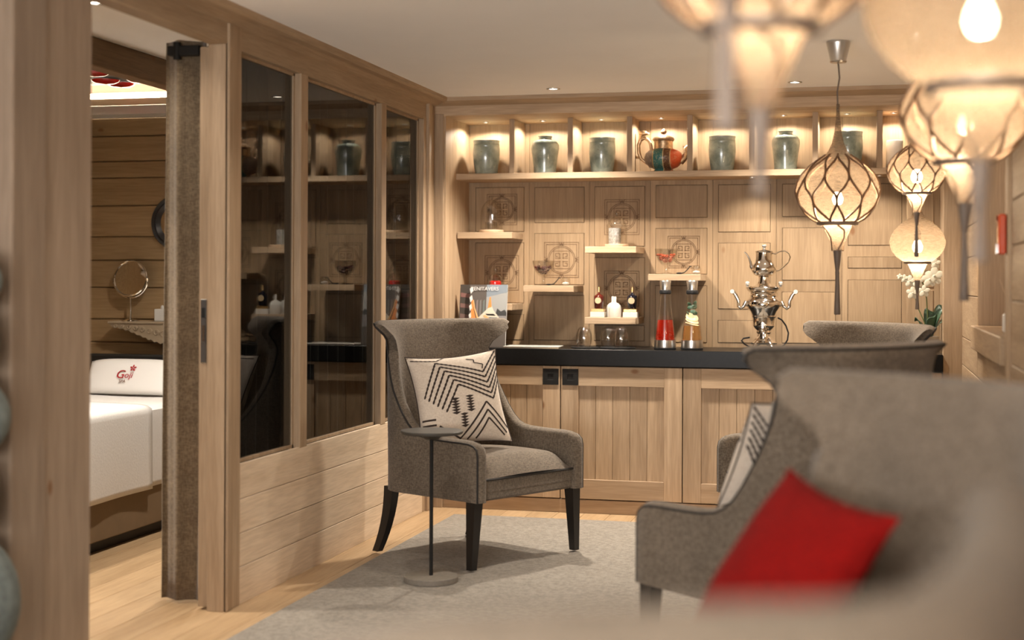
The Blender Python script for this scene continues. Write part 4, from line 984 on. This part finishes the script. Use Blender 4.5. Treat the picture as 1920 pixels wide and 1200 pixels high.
# clear stand behind
# samovar
def samovar():
    y = 8.44; x = xat(1432.5, y); t = thing('samovar', 'polished chrome samovar with a small teapot on top', 'samovar', (x, y, ZW))
    k = 0.1916 * fwd(x, y) / F
    Z = lambda p: (1125 - p) * k
    def L(prof): return [(max(0.0001, r * k), Z(p)) for p, r in prof]
    G().lathe(L([(1062, 0), (1062, 128), (1045, 132), (1035, 110), (1015, 95), (1000, 78), (985, 62), (960, 58), (945, 72), (925, 66), (905, 88), (890, 100), (880, 108), (870, 104), (800, 112), (790, 118), (780, 114), (740, 132), (710, 158), (680, 176), (655, 178), (635, 172), (612, 146), (598, 136), (585, 140), (575, 132), (560, 130), (545, 150), (535, 166), (528, 162), (518, 172), (508, 176), (500, 170), (494, 110), (480, 80), (468, 62), (430, 54), (408, 54), (400, 60), (396, 0)]), 48).build('urn', M_chrome, t, True, angle=35)
    tp = G().lathe(L([(398, 0), (398, 62), (388, 88), (372, 104), (350, 118), (325, 121), (300, 115), (275, 98), (255, 88), (235, 83), (165, 80), (158, 88), (153, 90), (150, 84), (142, 60), (134, 25), (130, 14), (126, 14), (126, 0)]), 40).build('teapot', M_chrome, t, True, angle=35)
    G().lathe(L([(127, 0), (127, 14), (115, 13), (105, 22), (95, 24), (90, 16), (88, 0)]), 16).build('lid_knob', M_white, tp, True)
    X = lambda p: (p - 430) * k
    G().tube([(X(335), 0, Z(340)), (X(305), 0, Z(300)), (X(300), 0, Z(262)), (X(285), 0, Z(220)), (X(262), 0, Z(180)), (X(238), 0, Z(160))], [0.012, 0.011, 0.008, 0.006, 0.005, 0.004], 10).build('spout', M_chrome, tp, True)
    G().tube([(X(505), 0, Z(172)), (X(540), 0, Z(178)), (X(580), 0, Z(155)), (X(625), 0, Z(148)), (X(665), 0, Z(170)), (X(682), 0, Z(210)), (X(665), 0, Z(260)), (X(620), 0, Z(305)), (X(575), 0, Z(340)), (X(535), 0, Z(345))], 0.0034, 8).build('teapot_handle', M_chrome, tp, True)
    for s_ in (-1, 1):
        XX = lambda p: s_ * (430 - p) * -k if False else s_ * p * k
        h = G().tube([(XX(172), 0, Z(640)), (XX(195), 0, Z(690)), (XX(222), 0, Z(712)), (XX(245), 0, Z(690)), (XX(245), 0, Z(640)), (XX(270), 0, Z(585)), (XX(298), 0, Z(550))], [0.010, 0.010, 0.009, 0.010, 0.011, 0.011, 0.010], 10)
        h.ell((XX(305), 0, Z(548)), (0.016, 0.014, 0.013)); ho = h.build('side_handle', M_chrome, t, True)
        G().lathe([(0.012, 0), (0.012, 0.012)], 14).build('handle_end', M_white, ho).matrix_local = Matrix.Translation((XX(306), -0.010, Z(546))) @ Matrix.Rotation(PI / 2, 4, 'X')
        G().lathe([(0.006, 0), (0.006, 0.012), (0.011, 0.016), (0.012, 0.028), (0.008, 0.033), (0.0001, 0.034)], 12, (s_ * 160 * k, 0, Z(506))).build('rim_knob', M_white, t, True)
    for a in (-2.2, -0.94, 0.94, 2.2):
        c, s_ = math.cos(a), math.sin(a)
        G().tube([(c * 95 * k, s_ * 95 * k, Z(1050)), (c * 130 * k, s_ * 130 * k, Z(1070)), (c * 150 * k, s_ * 150 * k, Z(1098)), (c * 178 * k, s_ * 178 * k, Z(1108))], [0.018, 0.013, 0.010, 0.0085], 10).build('foot', M_chrome, t, True)
    tap = G().tube([(0, -100 * k, Z(900)), (0, -150 * k, Z(905)), (0, -165 * k, Z(930))], [0.010, 0.009, 0.008], 10); tap.box(-0.006, 0.006, -165 * k - 0.006, -150 * k, Z(900), Z(840), b=0.002); tap.build('tap', M_chrome, t, True)
    G().ell((0, -172 * k, Z(672)), (0.030, 0.010, 0.022), 12, 8).build('crest', M_chrome, t, True)
    cdp = [(X(560), 0.03, Z(803)), (X(600), 0.03, Z(822)), (X(640), 0.03, Z(880)), (X(664), 0.03, Z(950)), (X(655), 0.03, Z(1020)), (X(620), 0.03, Z(1075)), (X(560), 0.03, Z(1106)), (X(430), 0.045, Z(1110)), (X(300), 0.03, Z(1100)), (X(235), 0.02, Z(1060)), (X(212), 0.02, Z(1030)), (X(230), 0.02, Z(1008)), (X(290), 0.03, Z(998))]
    G().tube(cdp, 0.0045, 8).build('power_cord', M_rubber, t, True)
samovar()
# tap fittings beyond the far armchair
tp = thing('chrome_tap', 'pair of small chrome tap fittings rising behind the far armchair', 'tap', (xat(1640, 8.55), 8.55, ZW))
G().box(-0.15, -0.085, -0.02, 0.02, 0.135, 0.165, b=0.004).build('spout', M_chrome, tp); G().lathe([(0.014, 0), (0.014, 0.137)], 16, (-0.117, 0, 0)).build('stem', M_chrome, tp, True)
G().box(0.105, 0.125, -0.012, 0.012, 0.10, 0.155, b=0.003).build('lever', M_chrome, tp); G().lathe([(0.012, 0), (0.012, 0.11)], 16, (0.112, 0, 0)).build('stem', M_chrome, tp, True)
G().box(-0.13, 0.125, -0.012, 0.012, 0.0, 0.012, b=0.002).build('mount', M_chrome, tp)
# orchid
def orchid():
    y = 8.42; x = xat(1741, y); t = thing('potted_orchid', 'white orchid in a pot at the right end of the worktop', 'plant', (x, y, ZW))
    G().lathe([(0.0001, 0), (0.040, 0), (0.055, 0.09), (0.058, 0.095), (0.052, 0.095), (0.045, 0.08), (0.0001, 0.08)], 28).build('pot', M_white, t, True)
    for a, l, up in ((-0.3, 0.16, 0.10), (0.5, 0.15, 0.17), (2.6, 0.12, 0.10), (-2.2, 0.13, 0.06), (1.4, 0.13, 0.15), (-1.2, 0.11, 0.12)):
        def lf(u, v, a=a, l=l, up=up):
            wv = 0.032 * math.sin(PI * min(1, u * 0.92 + 0.08)) ** 0.7 * (v - 0.5) * 2
            r = 0.01 + l * 0.62 * u; zz_ = 0.085 + up * math.sin(u * PI * 0.62) + 0.010 * abs(v - .5)
            return (r * math.cos(a) - wv * math.sin(a) , r * math.sin(a) * 0.5 + wv * math.cos(a) * 0.8, zz_ + wv * 0.5)
        o = G().grid(lf, 12, 4).build('leaf', M_leafd, t, True, fixn=False, angle=180); o.modifiers.new('thick', 'SOLIDIFY').thickness = 0.003
    stem = [(0, 0, 0.09), (-0.004, 0, 0.20), (-0.010, 0, 0.30), (-0.02, -0.01, 0.37), (-0.045, -0.015, 0.415), (-0.085, -0.02, 0.43), (-0.13, -0.02, 0.425)]
    G().tube(stem, 0.0032, 8).build('stem', M_stem, t, True)
    G().tube([(0.0, 0, 0.09), (-0.02, 0, 0.17), (-0.055, 0, 0.25), (-0.07, 0, 0.31), (-0.085, -0.01, 0.35)], 0.003, 8).build('stem', M_stem, t, True)
    fl_ = [(0.03, 0.43, 1.2), (0.005, 0.41, 1.0), (-0.025, 0.345, 0.8), (-0.085, 0.335, 0.85), (-0.06, 0.40, 0.8), (-0.10, 0.40, 0.8), (-0.13, 0.415, 0.55), (-0.155, 0.425, 0.4), (0.035, 0.50, 0.7)]
    for fx, fz, s_ in fl_:
        g = G()
        for k in range(5):
            a = PI / 2 + k * 2 * PI / 5; rl = 0.030 * s_
            g.ell((fx + math.cos(a) * rl * 0.7, -0.025 + 0.004 * (k % 2), fz + math.sin(a) * rl * 0.7), (rl * 0.75, 0.0025, rl * 0.55), 10, 6, rot=Matrix.Rotation(-a, 3, 'Y'))
        g.ell((fx, -0.032, fz), (0.006 * s_, 0.008 * s_, 0.006 * s_), 8, 6); g.build('blossom', M_petal, t, True)
orchid()

# ================================================================== RIGHT WALL NICHE
df = thing('reed_diffuser', 'white cube reed diffuser on the niche ledge', 'diffuser', (XR + 0.06, 6.08, 1.142))
G().box(-0.035, 0.035, -0.035, 0.035, 0, 0.075, b=0.006).build('vessel', plain('marble_white', (0.68, 0.65, 0.60), 0.4, nz=0.08, nzs=20), df)
for k, (dx, dy) in enumerate(((-0.045, 0.02), (0.03, -0.01), (-0.008, 0.03), (0.015, 0.03))): G().tube([(0, 0, 0.07), (dx, dy, 0.21)], 0.0016, 6).build('reed', M_wz, df)
wl_ = thing('wall_lantern', 'red-amber glass wall light with chrome ends on the niche post', 'wall lamp', (XR - 0.012, 5.52, 1.46))
G().box(-0.03, -0.002, -0.045, 0.03, -0.02, 0.125, b=0.006).build('glass_box', M_redlit, wl_); G().box(-0.036, -0.03, 0.005, 0.03, -0.02, 0.02, b=0.002).build('clip', M_chrome, wl_); G().box(-0.034, -0.03, 0.01, 0.025, 0.10, 0.127, b=0.002).build('clip', M_chrome, wl_)

# ================================================================== PENDANT LAMPS
LP = [(3, 195), (4, 225), (7, 250), (11, 268), (17, 282), (23, 291), (36, 300), (52, 312), (65, 326), (74, 342), (78, 358), (77, 370), (71, 386), (60, 400), (47, 411), (37, 416)]
def pendant(px, d, collar_py, diam, lattice, lab, energy, tail=1.0):
    a = (px - 960) / F; r = a * d; sn, cs = math.sin(YAW), math.cos(YAW)
    x, y = r * cs - d * sn, r * sn + d * cs
    zc = CH + (HZ + ROLL * (px - 960) - collar_py) * d / F
    k = diam / 156.0
    t = thing('pendant_lamp', lab, 'pendant lamp', (x, y, ZC), 0, 'gauze pendant lamps hanging on the right')
    zo = zc - ZC                       # collar height in local space
    Z = lambda p: zo + (418 - p) * k
    G().lathe([(0.0001, 0.0), (0.052, 0.0), (0.053, -0.006), (0.060, -0.010) if False else (0.053, -0.010), (0.036, -0.085), (0.038, -0.090), (0.034, -0.096), (0.006, -0.100), (0.0001, -0.1)], 32).build('canopy', M_steel, t, True)
    wob = 0.006
    G().tube([(0, 0, -0.098), (wob, 0, lerp(-0.1, Z(195), 0.35)), (-wob * .6, 0, lerp(-0.1, Z(195), 0.7)), (0, 0, Z(215))], 0.0038, 8).build('cord', M_lampm, t, True)
    body = [(rr * k, Z(p)) for rr, p in LP]
    sh_ = G().lathe(body, 48, cap=False).build('shade', M_gauze, t, True, angle=180)
    G().lathe([(34 * k, Z(415)), (38.5 * k, Z(416)), (38.5 * k, Z(421)), (30 * k, Z(423))], 36, cap=False).build('collar', M_lampm, t, True)
    fun = [(27 * k, Z(422)), (23 * k, Z(432)), (17 * k, Z(446)), (12 * k, Z(458)), (9.5 * k, Z(470))]
    G().lathe(fun, 32, cap=False).build('funnel', M_gauze, t, True, angle=180)
    G().lathe([(8 * k, Z(468)), (7 * k, Z(480)), (4 * k, Z(505)), (3 * k, Z(508)), (4.2 * k, Z(511)), (3.4 * k, Z(516)), (5.6 * k, Z(516 + 59 * tail)), (6 * k, Z(516 + 72 * tail)), (5 * k, Z(516 + 74 * tail))], 16).build('tassel', M_lampm, t, True)
    if lattice:
        prof = body[5:]
        def at(u):
            q = u * (len(prof) - 1); i = min(int(q), len(prof) - 2); f_ = q - i
            return lerp(prof[i][0], prof[i + 1][0], f_), lerp(prof[i][1], prof[i + 1][1], f_)
        n = 10
        for j in range(n):
            for sg in (-1, 1):
                pts = []
                for q in range(31):
                    u = q / 30; rr, zz_ = at(u); ph = 2 * PI * j / n + sg * (PI / n) * (0.5 + 0.5 * math.cos(PI * (3.0 * u) + (0))) 
                    pts.append(((rr + 0.0015) * math.cos(ph), (rr + 0.0015) * math.sin(ph), zz_))
                if j == 0 and sg == -1: proto_ = G().tube(pts, 2.3 * k, 5).build('lattice_band', M_lattice, sh_, True); mneg = proto_
                elif j == 0: mpos = G().tube(pts, 2.3 * k, 5).build('lattice_band', M_lattice, sh_, True)
                else: share(mneg if sg == -1 else mpos, sh_, (0, 0, 0), 2 * PI * j / n)
        for j in range(4):
            pts = [((rr + 0.001) * math.cos(PI / 2 * j + 0.8 * math.sin(q / 4 * PI)), (rr + 0.001) * math.sin(PI / 2 * j + 0.8 * math.sin(q / 4 * PI)), zz_) for q, (rr, zz_) in enumerate(fun)]
            G().tube(pts, 1.8 * k, 5).build('funnel_band', M_lattice, sh_, True)
    zb_ = Z(372)
    bl = G().lathe([(0.0001, -0.030), (0.016, -0.026), (0.023, -0.012), (0.024, 0.0), (0.018, 0.016), (0.012, 0.030), (0.0001, 0.032)], 16, (0, 0, zb_)).build('bulb', M_bulb, t, True)
    G().lathe([(0.014, zb_ + 0.028), (0.016, zb_ + 0.07), (0.004, zb_ + 0.08)], 14).build('bulb_holder', M_lampm, t, True)
    l = bpy.data.lights.new('bulb_light', 'POINT'); l.energy = energy; l.color = (1, 0.82, 0.60); l.shadow_soft_size = 0.03
    lo = bpy.data.objects.new('bulb_light', l); COL.objects.link(lo); lo.parent = t; lo.location = (0, 0, zb_ - 0.05)
    return t
pendant(1570, 6.54, 418, 0.373, True, 'lattice pendant lamp with visible ceiling canopy in front of the alcove', E_PEND)
pendant(1718, 6.30, 362, 0.250, True, 'small lattice pendant lamp above the plain one near the right post', E_PEND * .6)
pendant(1720, 6.85, 492, 0.255, False, 'small plain gauze pendant lamp hanging lowest, beside the orchid', E_PEND * .6, 0.5)
pendant(1425, 2.20, 52, 0.373, True, 'blurred lattice pendant lamp cut by the top edge, left of the canopy', E_PEND * .5, 0.1)
pendant(1836, 2.37, 160, 0.373, False, 'large blurred plain gauze pendant lamp in the upper right corner', E_PEND * .5, 0.3)
pendant(1808, 4.30, 303, 0.373, True, 'blurred lattice pendant lamp between the large plain one and the alcove', E_PEND)
pendant(1360, 1.75, -395, 0.373, False, 'pendant lamp above the frame whose dark tassel hangs into view', E_PEND * .4)

# ================================================================== TREATMENT ROOM THINGS
bed = thing('massage_bed', 'massage bed with brown base under white towelling covers', 'bed', (-4.10, 6.7, 0.0))
G().box(-0.40, 0.40, -1.2, 1.15, 0.0, 0.06).build('plinth', M_rubber, bed)
G().box(-0.45, 0.448, -1.25, 1.18, 0.06, 0.60, b=0.006).build('base', plain('bed_base', (0.21, 0.145, 0.085), 0.7, nz=0.06, nzs=8), bed)
G().box(-0.45, 0.45, -1.25, 1.18, 0.60, 0.665, b=0.03).build('mattress', M_pillowc, bed, True)
def drape(y0, y1, off, hem):
    def f_(u, v):
        y = lerp(y0, y1, v); w_ = 0.45 + off; top = 0.667 + off; tot = 2 * w_ + 2 * (top - hem); s_ = u * tot
        rp = 0.006 * math.sin(y * 9 + off * 300) * (1 if True else 0)
        if s_ < top - hem: return (-w_ - rp, y, hem + s_)
        s_ -= top - hem
        if s_ < 2 * w_: 
            xx = -w_ + s_; e = min(1, (w_ - abs(xx)) / 0.04); return (xx, y, top - 0.018 * (1 - e) ** 2 + 0.004 * math.sin(xx * 7 + y * 5))
        s_ -= 2 * w_; return (w_ + rp * (s_ / (top - hem)), y, top - s_ if s_ > 0.02 else top - 0.018 - s_ * 0.1)
    return f_
for nm, a, lab in (('towel', (-1.26, 1.17, 0.006, 0.262), 'white terry sheet covering the massage bed'), ('bed_cover', (-1.275, 0.215, 0.018, 0.255), 'folded white cover over the foot half of the massage bed')):
    g = G().grid(drape(*a), 60, 30); o = g.build(nm, M_towel, None, True, loc=(-4.10, 6.7, 0.0), fixn=False, angle=60); md = o.modifiers.new('thick', 'SOLIDIFY'); md.thickness = 0.010; md.offset = 1
    tag(o, lab, 'towel' if nm == 'towel' else 'blanket')
pil = thing('pillow', 'white headrest pillow with red embroidered lettering', 'pillow', (-4.10, 7.56, 0.69))
def pl_(u, v, sg):
    a, b = 2 * u - 1, 2 * v - 1; e = ((1 - abs(a) ** 5) * (1 - abs(b) ** 4)) ** 0.5
    return (a * 0.27, 0.055 * b + sg * 0.055 * e, 0.098 + b * 0.098 - 0.018 * abs(a) ** 4 * (1 if b > 0 else 0))
g = G(); g.grid(lambda u, v: pl_(u, v, -1), 24, 16); g.grid(lambda u, v: pl_(u, v, 1), 24, 16); g.build('pillowcase', M_pillowc, pil, True, angle=80)
RX = Matrix.Rotation(PI / 2 - 0.52, 4, 'X')
def emb(body, size, dx, dz, mat, shear=0.0, xs=1.0): txt(body, size, 'lettering', mat, pil, Matrix.Translation((dx, -0.064 + (dz - 0.098) * 0.56, dz)) @ RX, 0.001, shear, 'CENTER', xs)
emb('G', 0.072, -0.030, 0.094, M_goji, 0.15); emb('oji', 0.052, 0.022, 0.096, M_goji, 0.1); emb('SPA', 0.026, -0.008, 0.070, M_gojib)
g = G()
for k in range(5):
    a = k * 2 * PI / 5 + 0.3; g.ell((0.040 + 0.012 * math.cos(a), 0.012 * math.sin(a), 0.0), (0.009, 0.005, 0.0015), 10, 6, rot=Matrix.Rotation(a, 3, 'Z'))
fo = g.build('embroidered_flower', M_goji, pil, True); fo.matrix_local = Matrix.Translation((0.0, -0.036, 0.150)) @ RX
o = G().box(-4.62, -3.58, 7.895, 7.97, 0.30, 0.895, b=0.01).build('headboard', plain('black_leather', (0.012, 0.011, 0.010), 0.5)); tag(o, 'black upholstered headboard behind the white pillow', 'headboard')
# carved bracket shelf
ysh = YF; xs0 = xat(214, YF - 0.06)
cb = thing('carved_shelf', 'carved wooden bracket shelf on the plank wall over the bed', 'shelf', (xs0, YF - 0.002, zat(250, 602, YF - 0.06)))
G().box(0.0, 0.85, -0.14, 0.0, -0.014, 0.0, b=0.003).build('shelf_top', M_acryl, cb)
pts = [(0.01, -0.014)]
for k in range(22):
    u = k / 21; base_ = -0.03 - 0.10 * sm(u * 1.05); pts.append((0.02 + 0.40 * u, base_ - (0.010 if k % 2 else 0.0)))
pts += [(0.43 + 0.40 * k / 10, -0.13 + 0.10 * sm(k / 10) - (0.01 if k % 2 else 0)) for k in range(1, 11)] + [(0.84, -0.014)]
fr_ = G().prism(pts, -0.13, -0.105, 'Y').build('carved_apron', M_acryl, cb)
for k in range(10):
    cx = 0.05 + 0.045 * k; cz = -0.030 - 0.055 * sm(k / 10); rr = 0.012 + 0.010 * sm(k / 10)
    G().tube([(cx + rr * (1 - q / 16 * .6) * math.cos(q * 0.6), -0.133, cz + rr * (1 - q / 16 * .6) * math.sin(q * 0.6)) for q in range(14)], 0.0042, 6).build('scroll', M_acryl, fr_, True)
# mirror on stand
ym = YF - 0.075; xm = xat(245, ym); zs = zat(250, 602, YF - 0.06)
mr = thing('vanity_mirror', 'round chrome vanity mirror on a stem standing on the carved shelf', 'mirror', (xm, ym, zs))
kx = fwd(xm, ym) / F
zc_ = 80 * kx; rm = 33 * kx
G().lathe([(0.0001, 0), (0.055, 0), (0.055, 0.006), (0.02, 0.012), (0.0001, 0.013)], 28).build('foot', M_chrome, mr, True)
G().tube([(0, 0, 0.01), (0, 0, zc_ - rm * 1.08)], 0.006, 12).build('stem', M_chrome, mr, True)
G().tube([(rm * 1.09 * math.cos(a), 0, zc_ + rm * 1.09 * math.sin(a)) for a in [PI + k * PI / 20 for k in range(21)]], 0.005, 8).build('yoke', M_chrome, mr, True)
gl = G().lathe([(0.0001, 0.004), (rm * 0.5, 0.003), (rm * 0.96, 0.0)], 40, cap=False).build('mirror_glass', M_mirror, mr, True); gl.matrix_local = Matrix.Translation((0, -0.004, zc_)) @ Matrix.Rotation(-0.16, 4, 'X') @ Matrix.Rotation(PI / 2, 4, 'X')
ri = G().tube([(rm * math.cos(2 * PI * k / 40), rm * math.sin(2 * PI * k / 40), 0) for k in range(40)], 0.006, 8, closed=True).build('rim', M_chrome, mr, True); ri.matrix_local = Matrix.Translation((0, -0.002, zc_)) @ Matrix.Rotation(-0.16, 4, 'X') @ Matrix.Rotation(PI / 2, 4, 'X')
bx_ = thing('tissue_box', 'white box beside the vanity mirror, half behind the curtain', 'box', (xat(302, ym), ym, zs)); G().box(-0.03, 0.05, -0.03, 0.03, 0, 0.075, b=0.004).build('carton', M_whitep, bx_); G().ell((0.01, 0, 0.08), (0.012, 0.008, 0.018), 10, 8).build('tissue', M_whitep, bx_, True)
# round dark framed mirror
wm = thing('wall_mirror', 'large round dark-framed mirror half hidden by the curtain', 'mirror', (xat(333, YF), YF - 0.004, zat(333, 418, YF)))
Rm = 51 * fwd(xat(333, YF), YF) / F
fm = G().lathe([(Rm, 0), (Rm, 0.02), (Rm * 0.94, 0.035), (Rm * 0.86, 0.022), (Rm * 0.80, 0.030), (Rm * 0.72, 0.020), (Rm * 0.64, 0.012), (Rm * 0.64, 0)], 56, cap=False).build('frame', plain('dark_frame', (0.035, 0.032, 0.03), 0.35), wm, True, angle=30); fm.matrix_local = Matrix.Rotation(PI / 2, 4, 'X')
fg = G().lathe([(0.0001, 0.012), (Rm * 0.66, 0.012)], 40, cap=False).build('mirror_glass', M_mirror, wm, True); fg.matrix_local = Matrix.Rotation(PI / 2, 4, 'X')
# red glass discs below the raised ceiling
pan = G().box(-5.2, -3.62, 6.4, 7.86, 2.50, 2.52, b=0.005).build('ceiling_panel', M_greyp); tag(pan, 'grey suspended ceiling panel over the massage bed', 'ceiling panel')
k = 0
for px, py, y in ((200, 134, 7.0), (241, 150, 7.3), (176, 152, 7.3), (196, 161, 7.6), (262, 164, 7.6), (225, 168, 7.75)):
    o = G().lathe([(0.0001, 0.0), (0.05, 0.004), (0.075, 0.014), (0.082, 0.024), (0.076, 0.022), (0.05, 0.012), (0.0001, 0.008)], 28).build('red_glass_dish', M_redglass, None, True, loc=(xat(px, y), y, 2.466))
    tag(o, 'red glass dish on the panel above the bed, ' + ['furthest from the wall', 'nearest the curtain in the second row', 'left one in the second row', 'left one in the third row', 'right one in the third row', 'closest to the wall'][k], 'ornament', 'red glass dishes above the bed'); k += 1
# doorway curtain
def dcur(u, v):
    x = lerp(-2.86, -2.675, u); y = 5.545 + 0.022 * math.sin(u * PI * 2.6 + 0.9) + 0.003 * math.sin(u * PI * 7 + v) + 0.010 * math.sin(v * 3 + u * 4)
    flare = 1 + 0.02 * math.sin(v * 5)
    return (-2.77 + (x + 2.77) * flare * (0.93 + 0.07 * sm(v * 3)) - 0.012 * (1 - v), y, 0.012 + v * 2.315)
dc = thing('door_curtain', 'long brown linen curtain gathered at the right side of the doorway', 'curtain', (0, 0, 0))
o = G().grid(dcur, 60, 16).build('fabric', M_linen, dc, True, fixn=False, angle=180); o.modifiers.new('thick', 'SOLIDIFY').thickness = 0.006
o = G().box(-2.80, -2.66, 5.46, 5.50, 2.255, 2.295, b=0.003).build('bracket', M_blackm, dc)
G().tube([(-2.76, 5.47, 2.24), (-2.76, 5.47, 2.31)], 0.016, 12).build('track_end', M_blackm, dc, True)
# grey-green stone column at the left edge
sc_ = thing('stone_column', 'stack of rounded grey-green stones at the extreme left edge', 'sculpture', (-2.54, 3.72, 0.0))
for z_, rz_, rr in ((0.11, 0.11, 0.13), (0.40, 0.20, 0.155), (0.70, 0.11, 0.09), (0.935, 0.125, 0.125), (1.15, 0.095, 0.09), (1.33, 0.09, 0.10)):
    G().ell((0, 0, z_), (rr, rr, rz_), 24, 16).build('stone', M_stone, sc_, True)
